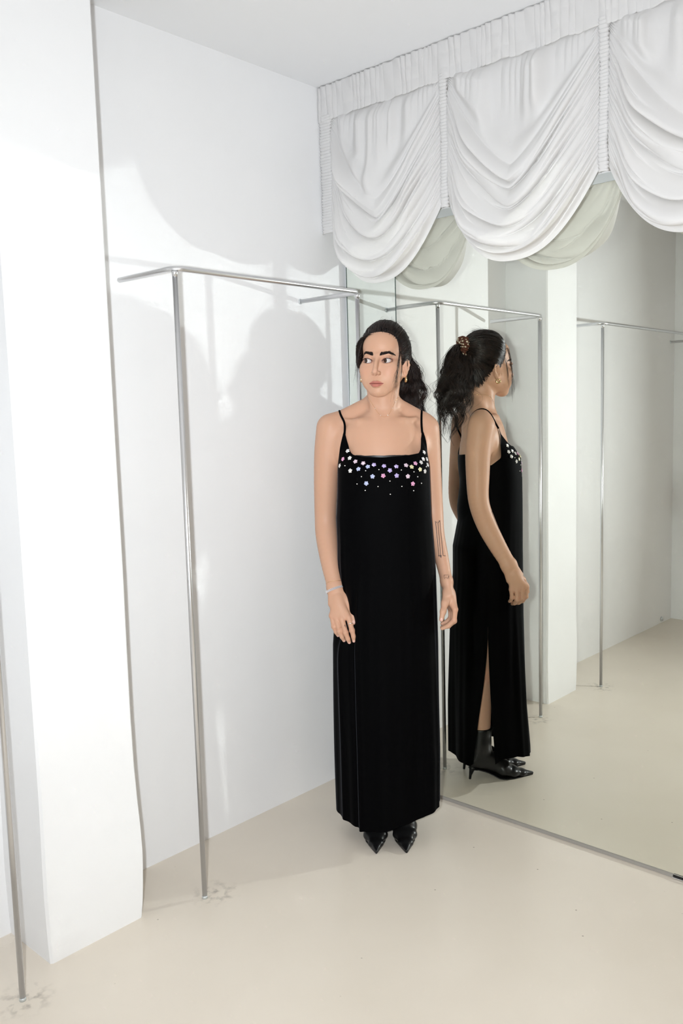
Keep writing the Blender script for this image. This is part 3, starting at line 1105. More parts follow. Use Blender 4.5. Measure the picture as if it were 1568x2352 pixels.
# inner band seen inside the front neckline
ph_ = np.linspace(-38.5, 46, 60)
rows = []
for k_, dz_ in enumerate((.0065, .003, -.012)):
    zt = np.interp(ph_, TP, TZ) + dz_ * (1 if k_ == 2 else np.clip((50 - np.abs(ph_)) / 20, 0, 1))
    X_, Y_ = dress_point(ph_, zt, 0)
    row = []
    for a_, b_, c_ in zip(X_, Y_, zt):
        h_ = BODY.find_nearest(Vector((a_, b_, c_)), .08)
        row.append(h_[0] + h_[1] * (.0016 if k_ < 2 else .0012))
    rows.append(row)
pyobj('neckline_band', [p for r_ in rows for p in r_], [q[::-1] for q in grid_faces(60, 3)], M['satin'], dress)


# ---- straps, laid over the shoulders
def on_body(p, off):
    h_ = BODY.find_nearest(Vector(p), .12)
    return h_[0] + h_[1] * off


def strap(pts):
    pts = [np.array(p, float) for p in pts]
    path = []
    for i in range(len(pts) - 1):
        p0, p1, p2, p3 = pts[max(i - 1, 0)], pts[i], pts[i + 1], pts[min(i + 2, len(pts) - 1)]
        for t_ in np.linspace(0, 1, 9)[:-1 if i < len(pts) - 2 else None]:
            path.append(.5 * ((2 * p1) + (-p0 + p2) * t_ + (2 * p0 - 5 * p1 + 4 * p2 - p3) * t_ ** 2 + (-p0 + 3 * p1 - 3 * p2 + p3) * t_ ** 3))
    path = [on_body(p, .0030) for p in path]
    for _ in range(14):
        path = [path[0]] + [(path[i - 1] + path[i] * 2 + path[i + 1]) / 4 for i in range(1, len(path) - 1)] + [path[-1]]
    o_ = tube('strap', path, .0036, M['velvet'], dress, 10)
    return o_


def dp(phi, z):
    a_, b_ = dress_point(np.array(float(phi)), np.array(float(z)), 0)
    return (float(a_), float(b_), z)


strap([dp(-58.5, 1.358), (-.119, -.050, 1.405), (-.128, -.012, 1.440), (-.124, .030, 1.420), (-.112, .060, 1.355), dp(-142, 1.314)])
strap([dp(61.5, 1.358), (.139, -.030, 1.395), (.140, .004, 1.425), (.136, .036, 1.405), (.124, .058, 1.350), dp(140, 1.314)])

# ---- sequin flowers and pearl beads sewn round the neckline
FC = {'w': (.86, .84, .83), 'p': (.86, .42, .66), 'k': (.84, .66, .78), 'l': (.60, .50, .88), 'b': (.58, .64, .92), 'y': (.86, .80, .48)}
FM = {k_: mat('sequin_' + k_, c_, .12, .35, .8, Coat_Weight=1.0, Coat_Roughness=.05) for k_, c_ in FC.items()}
M['pearl'] = mat('pearl', (.84, .82, .78), .16, 0, .7, Coat_Weight=.6)


def flower_mesh(key):
    bm = bmesh.new()
    for k_ in range(6):
        r_ = .0033 if k_ < 5 else .0026
        mtx = Matrix.Translation((0, 0, .0012))
        if k_ < 5:
            a_ = k_ * 2 * PI / 5 + .3
            mtx = Matrix.Translation((.0044 * math.cos(a_), .0044 * math.sin(a_), .0010)) @ Matrix.Rotation(a_, 4, 'Z') @ Matrix.Rotation(.25, 4, 'Y')
        bmesh.ops.create_uvsphere(bm, u_segments=8, v_segments=5, radius=r_, matrix=mtx @ Matrix.Diagonal((1.05, .95, .42, 1)))
    me = bpy.data.meshes.new('sequin_flower')
    bm.to_mesh(me)
    bm.free()
    me.materials.append(FM[key])
    return me


FLM = {k_: flower_mesh(k_) for k_ in FC}
bm = bmesh.new()
bmesh.ops.create_uvsphere(bm, u_segments=12, v_segments=8, radius=.0019, matrix=Matrix.Translation((0, 0, .0014)))
PBM = bpy.data.meshes.new('pearl_bead')
bm.to_mesh(PBM)
bm.free()
PBM.materials.append(M['pearl'])
PBM.polygons.foreach_set('use_smooth', [True] * len(PBM.polygons))
LCAM = WMI @ CAM


def pix_hit(px, py, tree):
    d_ = (WMI.to_3x3() @ pixel_ray(px, py)).normalized()
    return tree.ray_cast(LCAM, d_)


def sew(name, me, cx_, cy_, spin):
    loc, nrm, _, _ = pix_hit(760 + cx_ / 6.272, 1000 + cy_ / 6.272, DRESS)
    if loc is None or loc.y > .05:
        return
    if nrm.dot(LCAM - loc) < 0:
        nrm = -nrm
    o_ = bpy.data.objects.new(name, me)
    COL.objects.link(o_)
    o_.parent = dress
    o_.matrix_local = Matrix.Translation(loc + nrm * .0004) @ nrm.to_track_quat('Z', 'Y').to_matrix().to_4x4() @ Matrix.Rotation(spin, 4, 'Z')


for cx_, cy_, k_ in ((240, 225, 'w'), (173, 342, 'p'), (270, 328, 'w'), (352, 378, 'k'), (464, 403, 'k'), (127, 437, 'w'), (530, 452, 'b'),
                     (618, 425, 'l'), (395, 486, 'b'), (278, 510, 'w'), (763, 443, 'l'), (847, 505, 'l'), (940, 450, 'l'), (598, 592, 'b'),
                     (752, 582, 'p'), (945, 580, 'l'), (1106, 590, 'k'), (508, 692, 'b'), (1080, 432, 'k'), (1160, 455, 'y'), (1213, 405, 'p'),
                     (1295, 390, 'w'), (1280, 490, 'y'), (1338, 245, 'w'), (1326, 342, 'w'), (1378, 345, 'w'), (1388, 425, 'w'), (1350, 518, 'w'), (1177, 697, 'p')):
    sew('sequin_flower', FLM[k_], cx_, cy_, random.uniform(0, 6))
for cx_, cy_ in ((205, 440), (500, 510), (690, 495), (1010, 500), (1190, 525), (1366, 453), (440, 594), (1243, 596), (377, 700), (847, 658),
                 (1297, 690), (677, 737), (1018, 735), (494, 793), (1186, 797), (853, 848)):
    sew('pearl_bead', PBM, cx_, cy_, 0)

# ------------------------------------------------------------------ pointed ankle boots
ff = Field(np.arange(-.062, .063, .0022), np.arange(-.212, .075, .0022), np.arange(-.004, .225, .0022))
ff.chain([(0, .026, .082), (0, -.020, .076), (0, -.080, .040)], [(.030, .037), (.031, .036), (.038, .033)], .02, u=(1, 0, 0))
ff.chain([(0, -.080, .034), (0, -.120, .022), (0, -.160, .013), (0, -.200, .008)], [(.0430, .027), (.0365, .020), (.0215, .0125), (.0055, .0055)], .010, u=(1, 0, 0))
ff.chain([(0, .016, .085), (0, .010, .14), (0, .004, .215)], [(.033, .043), (.038, .042), (.045, .047)], .02, u=(1, 0, 0))
for z_, a_ in ((.125, .4), (.150, -.3), (.108, -.5)):     # ankle creases
    ff.cone((-.05, -.045, z_ + .01 * a_), (.05, -.045, z_ - .012 * a_), .0035, .0035, .006, 'sub')
SOLE_Y = [-.22, -.19, -.09, -.06, -.02, .02, .08]
SOLE_Z = [.0050, .0035, .0035, .008, .030, .044, .046]
ff.apply(lambda X, Y, Z: Z - np.interp(Y, SOLE_Y, SOLE_Z) + 0 * X, (-.1, -.25, -.02), (.1, .1, .06), .002, 'sub')
ff.apply(lambda X, Y, Z: .207 - Z + 0 * X + 0 * Y, (-.1, -.25, .19), (.1, .1, .25), .002, 'sub')
bv, bfq = ff.mesh()
del ff
ys_ = np.concatenate([np.linspace(-.203, -.06, 20), np.linspace(-.05, .052, 14)])
wid = np.interp(ys_, [-.203, -.19, -.16, -.12, -.08, -.04, .0, .03, .052], [.002, .007, .019, .033, .038, .029, .023, .024, .010])
sv, sf = [], []
for y_, w_ in zip(ys_, wid):
    zt = float(np.interp(y_, SOLE_Y, SOLE_Z)) + .0012
    zb_ = max(zt - .004, .0)
    sv += [(-w_, y_, zb_), (w_, y_, zb_), (w_, y_, zt), (-w_, y_, zt)]
for i in range(len(ys_) - 1):
    for k_ in range(4):
        sf.append((i * 4 + k_, i * 4 + (k_ + 1) % 4, (i + 1) * 4 + (k_ + 1) % 4, (i + 1) * 4 + k_))
sf += [(3, 2, 1, 0), tuple(len(sv) - 4 + k_ for k_ in range(4))]
hv_, hf_ = tube_geo([(0, .036, .050), (0, .042, .034), (0, .047, .016), (0, .049, .0)], [.0165, .0095, .0055, .0048], 14)
for bx, by in ((-.0465, .002), (.0520, .002)):
    T_ = np.array((bx, by, 0))
    bo = npobj('ankle_boot', bv + T_, bfq, M['leather'], woman)
    pyobj('sole', [tuple(np.array(p) + T_) for p in sv], sf, M['satin'], bo, smooth=False)
    pyobj('stiletto_heel', [tuple(np.array(p) + T_) for p in hv_], hf_, M['leather'], bo)

# ------------------------------------------------------------------ hair
m = M['hair'] = mat('dark_brown_hair', (.016, .010, .0085), 0.34, spec=0.45)
add_noise_colour(m, (.010, .0065, .006), (.030, .017, .013), 60, 3)
rnd = np.random.RandomState(5)
HE_C, HE_R = np.array((0, .016, .033)), np.array((.0800, .1010, .0985))
BASE = np.array((0, .104, .068))
HLZ = np.array([-.085, -.050, -.024, -.022, .0, .030, .060, .085, .12])
HLY = np.array([.050, .030, .016, -.014, -.026, -.040, -.052, -.070, -.095])


def strands_mesh(name, paths, radii, parent, material, seg=3):
    vs, fs = [], []
    off = 0
    for P, R_ in zip(paths, radii):
        P = np.asarray(P, float)
        n_ = len(P)
        T = np.gradient(P, axis=0)
        T /= np.linalg.norm(T, axis=1)[:, None] + 1e-12
        ref = np.tile((.31, .52, .79), (n_, 1))
        A = np.cross(T, ref)
        A /= np.linalg.norm(A, axis=1)[:, None] + 1e-9
        B = np.cross(T, A)
        ring = []
        for k_ in range(seg):
            a_ = 2 * PI * k_ / seg
            ring.append(P + (A * math.cos(a_) + B * math.sin(a_)) * R_[:, None])
        ring = np.stack(ring, 1).reshape(-1, 3)
        vs.append(ring)
        i = np.arange(n_ - 1)[:, None] * seg
        k_ = np.arange(seg)[None, :]
        k2 = (k_ + 1) % seg
        fs.append((np.stack([i + k_, i + k2, i + seg + k2, i + seg + k_], -1).reshape(-1, 4)) + off)
        off += n_ * seg
    return npobj(name, np.concatenate(vs), np.concatenate(fs), material, parent)


def taper(n_, r_, tip=.35, root=.8):
    t_ = np.linspace(0, 1, n_)
    return r_ * np.minimum(np.interp(t_, [0, .1, .7, 1], [root, 1, 1, tip]), 1)


def hair_ell(d):
    d = np.asarray(d, float)
    return HE_C + d / np.sqrt(((d / HE_R) ** 2).sum(-1, keepdims=True))


# scalp cap under the strands
nu, nv = 90, 60
cv, ok = [], []
for j in range(nv):
    th = PI * j / (nv - 1)
    for i in range(nu):
        a_ = 2 * PI * i / nu
        d_ = np.array((math.sin(th) * math.cos(a_), math.sin(th) * math.sin(a_), math.cos(th)))
        p = HE_C + (hair_ell(d_) - HE_C) * .955
        p = p + 0.0015 * np.sin(40 * a_) * np.sin(th)
        yl = np.interp(p[2], HLZ, HLY)
        ok.append(p[1] > yl + .010 and p[2] > -.085)
        cv.append(hd(p))
cf = [q[::-1] for q in grid_faces(nu, nv, True) if all(ok[i] for i in q)]
cap = pyobj('hair', cv, cf, M['hair'], woman)
cap['label'] = 'dark brown hair pulled back from the face'

paths, radii = [], []
# swept back from the hairline to the tie
NH = 2600
for i in range(NH):
    u_ = rnd.uniform(0, 1)
    side = rnd.choice((-1, 1))
    if u_ < .70:      # forehead, temple, sideburn
        zz = rnd.uniform(-.016, .094) if rnd.rand() > .45 else rnd.uniform(.07, .098)
        yl = np.interp(zz, HLZ, HLY) + abs(rnd.normal(0, .012))
        e = 1 - ((yl - HE_C[1]) / HE_R[1]) ** 2 - ((zz - HE_C[2]) / HE_R[2]) ** 2
        if e < 0:
            zz2 = HE_C[2] + HE_R[2] * math.sqrt(max(0, 1 - ((yl - HE_C[1]) / HE_R[1]) ** 2))
            root = np.array((rnd.uniform(-.02, .02), yl, zz2))
        else:
            root = np.array((side * HE_R[0] * math.sqrt(e) * (rnd.uniform(.25, 1) if zz > .068 else 1), yl, zz))
    else:             # behind the ears and nape
        w_ = rnd.uniform(0, 1) ** .8
        root = np.array((np.interp(w_, [0, .35, .7, 1], [.071, .066, .046, .0]), np.interp(w_, [0, .35, .7, 1], [.016, .030, .056, .070]), np.interp(w_, [0, .35, .7, 1], [-.004, -.046, -.080, -.088])))
        root = root + (0, abs(rnd.normal(0, .012)), rnd.uniform(0, .03))
        root[0] *= side
        ctl = (root + BASE) / 2 + np.array((side * .020, .006, 0))
        P = []
        lay = rnd.uniform(.002, .010)
        for t2 in np.linspace(0, 1, 20):
            p = (1 - t2) ** 2 * root + 2 * t2 * (1 - t2) * ctl + t2 * t2 * BASE
            g = Vector(hd(p))
            h_ = BODY.find_nearest(g, .1)
            need = .0015 + lay * min(1, t2 * 5)
            if h_[0] is not None and (g - h_[0]).dot(h_[1]) < need:
                g = h_[0] + h_[1] * need
            P.append(np.array(g))
        P = np.array(P)
        P[1:-1] = .25 * P[:-2] + .5 * P[1:-1] + .25 * P[2:]
        paths.append(P)
        radii.append(taper(20, rnd.uniform(.0006, .0012), .8))
        continue
    d0 = root - HE_C
    d0 /= np.linalg.norm(d0)
    d1 = BASE - HE_C
    d1 /= np.linalg.norm(d1)
    om = math.acos(np.clip(d0 @ d1, -1, 1))
    n_ = 22
    t_ = np.linspace(0, 1, n_)
    D = (np.sin((1 - t_) * om)[:, None] * d0 + np.sin(t_ * om)[:, None] * d1) / max(math.sin(om), 1e-3)
    lay = rnd.uniform(.955, 1.035)
    lift = np.interp(t_, [0, .06, .22, .8, 1], [.925, .965, lay, lay, .99])
    wv = .010 * rnd.normal() * np.sin(t_ * rnd.uniform(6, 13) + rnd.uniform(0, 6)) * np.sin(PI * t_)
    P = HE_C + (hair_ell(D) - HE_C) * (lift + wv)[:, None]
    P += np.cross(d0, d1) * (.004 * np.sin(t_ * 9 + rnd.uniform(0, 6)) * np.sin(PI * t_))[:, None]
    P[-1] = BASE + rnd.normal(0, .006, 3)
    paths.append(np.array([hd(p) for p in P]))
    radii.append(taper(n_, rnd.uniform(.0005, .0011), .8))
# puff over her right temple and crown fly-aways
for i in range(190):
    s_ = -1 if i < 150 else 1
    z0 = rnd.uniform(.02, .085)
    y0_ = np.interp(z0, HLZ, HLY) + .008
    r0 = np.array((s_ * HE_R[0] * .94 * math.sqrt(max(.05, 1 - ((y0_ - HE_C[1]) / HE_R[1]) ** 2 - ((z0 - HE_C[2]) / HE_R[2]) ** 2)), y0_, z0))
    out = rnd.uniform(.002, .017) * (1 if s_ < 0 else .5)
    P = bez(r0, r0 + (s_ * out * .8, .008, .004 + rnd.normal(0, .004)), r0 + (s_ * out * 1.3, .030, -.015 + rnd.normal(0, .016)), (s_ * .074, .055 + rnd.normal(0, .012), .02 + rnd.normal(0, .025)), 16)
    paths.append(np.array([hd(p) for p in P]))
    radii.append(taper(16, rnd.uniform(.0004, .0008)))
for i in range(200):      # fuller side over her right temple and ear
    z0 = rnd.uniform(.015, .090)
    y0_ = np.interp(z0, HLZ, HLY) + rnd.uniform(.002, .016)
    r0 = np.array((-HE_R[0] * .95 * math.sqrt(max(.05, 1 - ((y0_ - HE_C[1]) / HE_R[1]) ** 2 - ((z0 - HE_C[2]) / HE_R[2]) ** 2)), y0_, z0))
    ox = rnd.uniform(.080, .098)
    zl_ = rnd.uniform(-.045, .03)
    P = bez(r0, (-ox * .98, y0_ + .004, z0 - .004), (-ox, -.010 + rnd.normal(0, .008), zl_), (-.074, .040 + rnd.normal(0, .010), zl_ * .6 + rnd.normal(0, .012)), 20)
    P = np.array(P)
    P[:, 2] += .003 * np.sin(np.linspace(0, 8, 20) + rnd.uniform(0, 6))
    paths.append(np.array([hd(p) for p in P]))
    radii.append(taper(20, rnd.uniform(.0004, .0009)))
for i in range(110):
    a_ = rnd.uniform(0, 2 * PI)
    th = abs(rnd.normal(0, .75))
    d_ = np.array((math.sin(th) * math.cos(a_), math.sin(th) * math.sin(a_), math.cos(th)))
    p = hair_ell(d_)
    if p[1] < np.interp(p[2], HLZ, HLY):
        continue
    q = p + d_ * rnd.uniform(.004, .012) + (rnd.normal(0, .006), .016, rnd.normal(0, .006))
    P = bez(p - d_ * .004, p + d_ * .006, q, q + (rnd.normal(0, .008), .022, -.008), 12)
    paths.append(np.array([hd(x_) for x_ in P]))
    radii.append(taper(12, .00022))
strands_mesh('swept_back_hair', paths, radii, cap, M['hair'])

# ponytail
PC = np.array([hd((0, .098, .066)), hd((0, .124, .062)), (.072, .086, 1.628), (.094, .094, 1.565), (.108, .104, 1.490), (.113, .114, 1.405), (.108, .124, 1.300)])


def spline(C, t_):
    """Catmull-Rom through control points"""
    n_ = len(C) - 1
    x_ = np.clip(t_, 0, .99999) * n_
    i = x_.astype(int)
    f_ = (x_ - i)[:, None]
    p0, p1, p2, p3 = C[np.maximum(i - 1, 0)], C[i], C[i + 1], C[np.minimum(i + 2, n_)]
    return .5 * (2 * p1 + (p2 - p0) * f_ + (2 * p0 - 5 * p1 + 4 * p2 - p3) * f_ ** 2 + (3 * p1 - p0 - 3 * p2 + p3) * f_ ** 3)


paths, radii = [], []
clumps = [(rnd.uniform(0, 2 * PI), math.sqrt(rnd.uniform(0, 1)), rnd.uniform(0, 6.28), rnd.uniform(3.6, 6.2), rnd.uniform(.006, .014), rnd.uniform(.62, 1.0)) for _ in range(64)]
for i in range(1700):
    ca_, cr__, cp, cf_, camp, clen = clumps[rnd.randint(len(clumps))]
    fly = rnd.rand() < .10
    n_ = 56
    L = clen * rnd.uniform(.86, 1.0)
    t_ = np.linspace(0, min(L, 1.0), n_)
    c = spline(PC, t_)
    wdt = np.interp(t_, [0, .10, .20, .35, .5, .67, .83, 1], [.009, .011, .021, .034, .046, .057, .046, .014])
    cvg = 1 - .65 * np.clip(t_ / max(L, .01) - .35, 0, 1)          # locks draw together towards their ends
    rho = np.clip(cr__ + rnd.normal(0, .15) * cvg, 0, 1.08) * (1.18 if fly else 1)
    al = ca_ + rnd.normal(0, .22) * cvg + .5 * t_
    tang = np.gradient(c, axis=0)
    tang /= np.linalg.norm(tang, axis=1)[:, None]
    e1 = np.cross(tang, (.35, .94, .0))
    e1 /= np.linalg.norm(e1, axis=1)[:, None]
    e2 = np.cross(tang, e1)
    ph = cf_ * 2 * PI * t_ + cp + rnd.normal(0, .25)
    am = (camp * (1.7 if fly else 1)) * np.clip((t_ - .25) / .35, 0, 1)
    P = c + e1 * (wdt * rho * np.cos(al) + am * np.sin(ph))[:, None] + e2 * (wdt * rho * np.sin(al) + am * np.cos(ph * .9 + .5))[:, None]
    P += rnd.normal(0, .0012, 3)
    if fly:
        P += (np.clip(t_ - .3, 0, 1) ** 2)[:, None] * rnd.normal(0, .035, 3)
    paths.append(P)
    radii.append(taper(n_, rnd.uniform(.0005, .0010) if not fly else .00035, .3))
tail = strands_mesh('ponytail', paths, radii, woman, M['hair'])
tail['label'] = 'wavy dark brown ponytail falling behind the shoulder'

# loose locks round the face
paths, radii = [], []
for i in range(18):
    j = rnd.normal(0, 1, 6)
    P = bez((.058, -.047 + .004 * j[0], .066), (.071, -.056, .030 + .01 * j[1]), (.069 + .003 * j[2], -.066 + .003 * j[3], -.035), (.052 + .006 * j[4], -.079, -.090 + .022 * j[5]), 26)
    P = np.array(P)
    P[:, 0] += .0045 * np.sin(np.linspace(0, 8, 26) + 1.2 * j[0]) * np.linspace(0, 1, 26)
    P[:, 1] += .0040 * np.sin(np.linspace(0, 7, 26) + 1.5 * j[3]) * np.linspace(0, 1, 26)
    paths.append(np.array([hd(p) for p in P]))
    radii.append(taper(26, rnd.uniform(.00020, .00042)))
for i in range(9):
    j = rnd.normal(0, 1, 6)
    P = bez((.064, -.036 + .004 * j[0], .030), (.072, -.040, .0), (.072, -.042 + .003 * j[3], -.030), (.066 + .003 * j[4], -.048 + .004 * j[1], -.060 + .012 * j[5]), 18)
    paths.append(np.array([hd(p) for p in P]))
    radii.append(taper(18, .00032))
strands_mesh('loose_lock', paths, radii, cap, M['hair'])
paths, radii = [], []
for i in range(12):
    j = rnd.normal(0, 1, 6)
    P = bez((-.056, -.050 + .004 * j[0], .064), (-.078 + .003 * j[1], -.050, .030), (-.078 + .004 * j[2], -.050, -.030), (-.066 + .007 * j[4], -.060, -.078 + .020 * j[5]), 24)
    paths.append(np.array([hd(p) for p in P]))
    radii.append(taper(24, rnd.uniform(.00018, .00036)))
strands_mesh('loose_lock', paths, radii, cap, M['hair'])

# scrunchie
m = M['scrunchie'] = mat('brown_dotted_fabric', (.075, .025, .016), .65, spec=.2)
n, l = nodes(m)
tc = n.new('ShaderNodeTexCoord')
vo = n.new('ShaderNodeTexVoronoi')
vo.inputs['Scale'].default_value = 88
vo.inputs['Randomness'].default_value = .55
rp = n.new('ShaderNodeValToRGB')
rp.color_ramp.interpolation = 'CONSTANT'
rp.color_ramp.elements[0].color = (.72, .62, .48, 1)
rp.color_ramp.elements[1].position = .34
rp.color_ramp.elements[1].color = (.105, .036, .022, 1)
l.new(tc.outputs['Object'], vo.inputs['Vector'])
l.new(vo.outputs['Distance'], rp.inputs['Fac'])
l.new(rp.outputs['Color'], n['Principled BSDF'].inputs['Base Color'])
nu, nv = 120, 24
sv = []
for j in range(nv):
    b_ = 2 * PI * j / nv
    for i in range(nu):
        a_ = 2 * PI * i / nu
        ruf = 1 + .16 * math.sin(13 * a_ + .7 * math.sin(b_)) + .10 * math.sin(7 * a_ + 2 * b_)
        r_ = .0175 * ruf
        R_ = .0215 + .003 * math.sin(2 * a_)
        sv.append(((R_ + r_ * math.cos(b_)) * math.cos(a_), (R_ + r_ * math.cos(b_)) * math.sin(a_), r_ * .85 * math.sin(b_) + .002 * math.sin(9 * a_)))
sf = []
for j in range(nv):
    for i in range(nu):
        sf.append((j * nu + i, j * nu + (i + 1) % nu, ((j + 1) % nv) * nu + (i + 1) % nu, ((j + 1) % nv) * nu + i))
o = pyobj('scrunchie', sv, sf, m, woman)
o['label'] = 'brown scrunchie with cream dots'
ax_dir = Vector(HR @ np.array((0, .93, .30)))
o.matrix_local = Matrix.Translation(Vector(hd((0, .112, .072)))) @ ax_dir.to_track_quat('Z', 'Y').to_matrix().to_4x4()


# ------------------------------------------------------------------ brows, lashes
def face_hit(x_, z_):
    """skin point in front of head coordinates (x, z), body frame"""
    o_ = Vector(hd((x_, -.20, z_)))
    d_ = Vector(HR @ np.array((0, 1., 0)))
    return BODY.ray_cast(o_, d_)


M['brow'] = mat('brow_hair', (.018, .012, .010), .6, spec=.15)
for s in (-1, 1):
    paths, radii = [], []
    for i in range(380):
        u_ = rnd.uniform(0, 1)
        bxx = np.interp(u_, [0, .5, 1], [.0105, .0300, .0495])
        bz_ = np.interp(u_, [0, .25, .62, 1], [.0180, .0210, .0258, .0190])
        th = np.interp(u_, [0, .12, .5, .8, 1], [.0030, .0040, .0036, .0024, .0006])
        bz_ += rnd.uniform(-1, 1) * th
        ang = np.interp(u_, [0, .2, .6, 1], [1.15, .75, .15, -.45]) + rnd.normal(0, .12)
        L = rnd.uniform(.0045, .0075) * np.interp(u_, [0, .8, 1], [1, 1, .6])
        pts = []
        for k_ in range(4):
            xx = bxx + L * k_ / 3 * math.cos(ang)
            zz = bz_ + L * k_ / 3 * math.sin(ang)
            h_ = face_hit(s * xx, zz)
            if h_[0] is None:
                break
            pts.append(np.array(h_[0] + h_[1] * (.0004 + .0003 * k_ / 3)))
        if len(pts) == 4:
            paths.append(np.array(pts))
            radii.append(np.array([.00050, .00050, .00042, .0002]))
    strands_mesh('eyebrow', paths, radii, woman, M['brow'])
for s, c in zip((-1, 1), EYE):
    paths, radii = [], []
    rr_ = math.radians(6) * s
    for lower in (0, 1):
        line = []
        for k_ in range(17):
            a_ = PI * (k_ / 16)
            ex, ez = .0158 * math.cos(a_), (.0076 * math.sin(a_) if not lower else -.0072 * math.sin(a_))
            gx, gz = ex * math.cos(rr_) - ez * math.sin(rr_), ex * math.sin(rr_) + ez * math.cos(rr_)
            h_ = face_hit(c[0] + s * .0006 + gx, c[2] - .0003 + gz)
            if h_[0] is not None:
                line.append(np.array(h_[0] + h_[1] * .0002))
        line = np.array(line)
        paths.append(line)
        w_ = np.sin(np.linspace(.15, PI - .15, len(line)))
        radii.append(w_ * (.00105 if not lower else .00032) + .00018)
        if not lower:
            for k_ in range(34):
                t_ = rnd.uniform(.06, .94) * (len(line) - 1)
                i = int(t_)
                p = line[i] + (line[min(i + 1, len(line) - 1)] - line[i]) * (t_ - i)
                lx = (t_ / (len(line) - 1) - .5) * -2
                fw_ = HR @ np.array((lx * .55, -1.0, .35))
                u2 = HR @ np.array((lx * .5, -.25, 1.0))
                L = rnd.uniform(.0022, .0034)
                paths.append(np.array([p, p + fw_ * L * .45, p + fw_ * L * .7 + u2 * L * .35, p + fw_ * L * .75 + u2 * L * .8]))
                radii.append(np.array([.00018, .00015, .0001, .00005]))
    strands_mesh('eyelashes', paths, radii, woman, M['brow'])

# ------------------------------------------------------------------ jewellery
M['gold'] = mat('gold', (.84, .62, .34), .20, 1.0)
M['silver'] = mat('silver', (.86, .86, .88), .15, 1.0)
M['crystal'] = mat('crystal', (.86, .84, .86), .05, .55, .9, Coat_Weight=1.0)


def torus_geo(R_, r_, nu=28, nv=10, fat=0.0):
    v_, f_ = [], []
    for j in range(nv):
        b_ = 2 * PI * j / nv
        for i in range(nu):
            a_ = 2 * PI * i / nu
            rr_ = r_ * (1 + fat * math.cos(a_))
            v_.append(((R_ + rr_ * math.cos(b_)) * math.cos(a_), (R_ + rr_ * math.cos(b_)) * math.sin(a_), rr_ * math.sin(b_)))
            f_.append((j * nu + i, j * nu + (i + 1) % nu, ((j + 1) % nv) * nu + (i + 1) % nu, ((j + 1) % nv) * nu + i))
    return v_, f_


for s in (-1, 1):
    v_, f_ = torus_geo(.0070, .0031, fat=.4)
    o = pyobj('earring', v_, f_, M['gold'], woman)
    c = hd((s * .0735, .0005, -.0545))
    R_ = Matrix(HR.tolist()) @ Matrix.Rotation(s * .35, 3, 'Z') @ Matrix.Rotation(PI / 2, 3, 'Y')
    o.matrix_local = Matrix.Translation(Vector(c)) @ R_.to_4x4()
h_ = face_hit(.0135, -.041)
bm = bmesh.new()
bmesh.ops.create_uvsphere(bm, u_segments=10, v_segments=6, radius=.0011)
me = bpy.data.meshes.new('nose_stud')
bm.to_mesh(me)
bm.free()
o = link('nose_stud', me, M['gold'], woman)
o.location = h_[0] + h_[1] * .0004

# necklace: a fine chain round the neck
ring = []
for k_ in range(96):
    a_ = 2 * PI * k_ / 96
    c = Vector((.016, -.016, 1.486 - .072 * math.exp(-(min(a_, 2 * PI - a_) / .75) ** 2)))
    d_ = Vector((math.sin(a_), -math.cos(a_), 0))
    h_ = BODY.ray_cast(c + d_ * .30, -d_)
    ring.append(h_[0] + h_[1] * .0008)
ring = [(ring[k_ - 1] + ring[k_] * 2 + ring[(k_ + 1) % 96]) / 4 for k_ in range(96)]
neck = tube('necklace', ring + [ring[0]], .00036, M['gold'], woman, 6, False)
for k_, r_ in ((3, .0017), (93, .0013), (8, .0012), (12, .0012), (18, .0011), (88, .0010)):
    bm = bmesh.new()
    bmesh.ops.create_uvsphere(bm, u_segments=10, v_segments=6, radius=r_)
    me = bpy.data.meshes.new('bead')
    bm.to_mesh(me)
    bm.free()
    o = link('bead', me, M['pearl'], neck)
    h_ = BODY.find_nearest(ring[k_])
    o.location = ring[k_] + h_[1] * .0008


def wrist_ring(c, axis_, off, n_=48):
    c, axis_ = Vector(c), Vector(axis_).normalized()
    e1 = axis_.orthogonal().normalized()
    e2 = axis_.cross(e1)
    out = []
    for k_ in range(n_):
        a_ = 2 * PI * k_ / n_
        d_ = e1 * math.cos(a_) + e2 * math.sin(a_)
        h_ = BODY.ray_cast(c + d_ * .06, -d_)
        out.append((h_[0] if h_[0] is not None and (h_[0] - c).length < .05 else c + d_ * .026) + d_ * off)
    return [(out[k_ - 1] + out[k_] * 2 + out[(k_ + 1) % n_]) / 4 for k_ in range(n_)]


r1 = wrist_ring((-.160, -.072, .876), (.12, -.50, -1), .0008)
ch = tube('chain_bracelet', r1 + [r1[0]], .00050, M['gold'], woman, 6, False)
r2 = wrist_ring((-.156, -.083, .856), (.34, -.40, -1), .0018)
br = tube('crystal_bracelet', r2 + [r2[0]], .0011, M['silver'], woman, 6, False)
v_, f_ = [], []
ax_w = Vector((.34, -.40, -1)).normalized()
cen_w = sum(r2, Vector()) / len(r2)
for k_ in range(len(r2)):
    for row in (-1, 0, 1):
        p = r2[k_] if row == 0 else (r2[k_] + r2[(k_ + 1) % len(r2)]) / 2
        p = p + (p - cen_w).normalized() * .0010 + ax_w * row * .0026
        o0 = len(v_)
        r_ = .0020
        v_ += [p + Vector(q) * r_ for q in ((1, 0, 0), (-1, 0, 0), (0, 1, 0), (0, -1, 0), (0, 0, 1), (0, 0, -1))]
        f_ += [tuple(o0 + i for i in q) for q in ((0, 2, 4), (2, 1, 4), (1, 3, 4), (3, 0, 4), (2, 0, 5), (1, 2, 5), (3, 1, 5), (0, 3, 5))]
pyobj('crystals', v_, f_, M['crystal'], br, smooth=False)
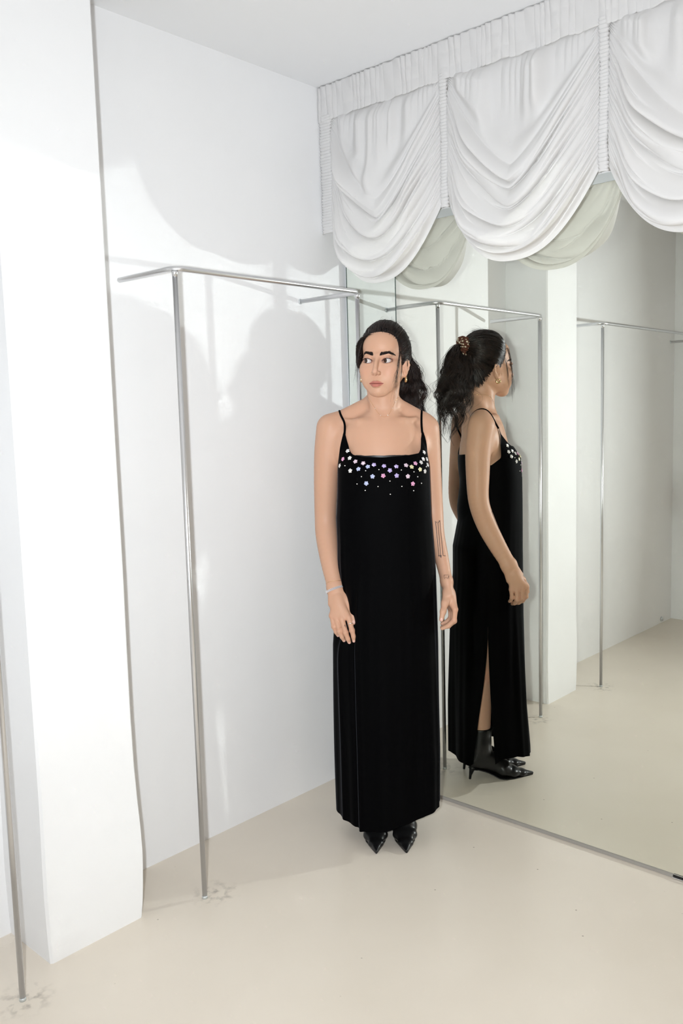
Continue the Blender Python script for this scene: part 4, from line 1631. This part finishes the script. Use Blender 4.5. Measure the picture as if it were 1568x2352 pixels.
v_, f_ = torus_geo(.0088, .0011)
o = pyobj('finger_ring', v_, f_, M['silver'], woman)
o.matrix_local = Matrix.Translation((-.1105, -.143, .7535)) @ (Vector(PR[3]) - Vector(KR[3])).to_track_quat('Z', 'Y').to_matrix().to_4x4()

# ------------------------------------------------------------------ line tattoos on the left forearm and hand marks
M['ink'] = mat('tattoo_ink', (.020, .022, .030), .5, spec=.3)


def ink(name, polylines, width):
    v_, f_ = [], []
    for line in polylines:
        pts = []
        for (x0, y0), (x1, y1) in zip(line[:-1], line[1:]):
            k_n = max(2, int(math.hypot(x1 - x0, y1 - y0) / 12))
            for k_ in range(k_n):
                t_ = k_ / k_n
                pts.append((x0 + (x1 - x0) * t_, y0 + (y1 - y0) * t_))
        pts.append(line[-1])
        hits = [pix_hit(690 + a_ / 3.92, 1180 + b_ / 3.92, BODY) for a_, b_ in pts]
        hits = [(h_[0], h_[1]) for h_ in hits if h_[0] is not None]
        for i in range(len(hits)):
            p, nn = hits[i]
            q = hits[min(i + 1, len(hits) - 1)][0] - hits[max(i - 1, 0)][0]
            sd = q.cross(nn)
            if sd.length < 1e-9:
                sd = Vector((1, 0, 0))
            sd = sd.normalized() * width
            v_ += [p + nn * .0005 - sd, p + nn * .0005 + sd]
            if i:
                k_ = len(v_)
                f_.append((k_ - 4, k_ - 3, k_ - 1, k_ - 2))
    if f_:
        return pyobj(name, v_, f_, M['ink'], woman)


ink('forearm_tattoo', [[(1213, 66), (1216, 82), (1228, 74)], [(1216, 80), (1247, 388)], [(1236, 80), (1262, 392)], [(1236, 80), (1256, 64), (1244, 62)],
                       [(1254, 70), (1282, 376), (1304, 380)], [(1240, 376), (1270, 380)], [(1262, 370), (1266, 398)]], .00085)
ink('wrist_tattoo', [[(1291, 552), (1334, 551), (1335, 588)], [(1291, 552), (1296, 588), (1310, 568), (1320, 587), (1333, 562)]], .0005)
ink('finger_tattoo', [[(396, 1000), (402, 1006), (394, 1010)], [(400, 1014), (403, 1022)]], .0009)
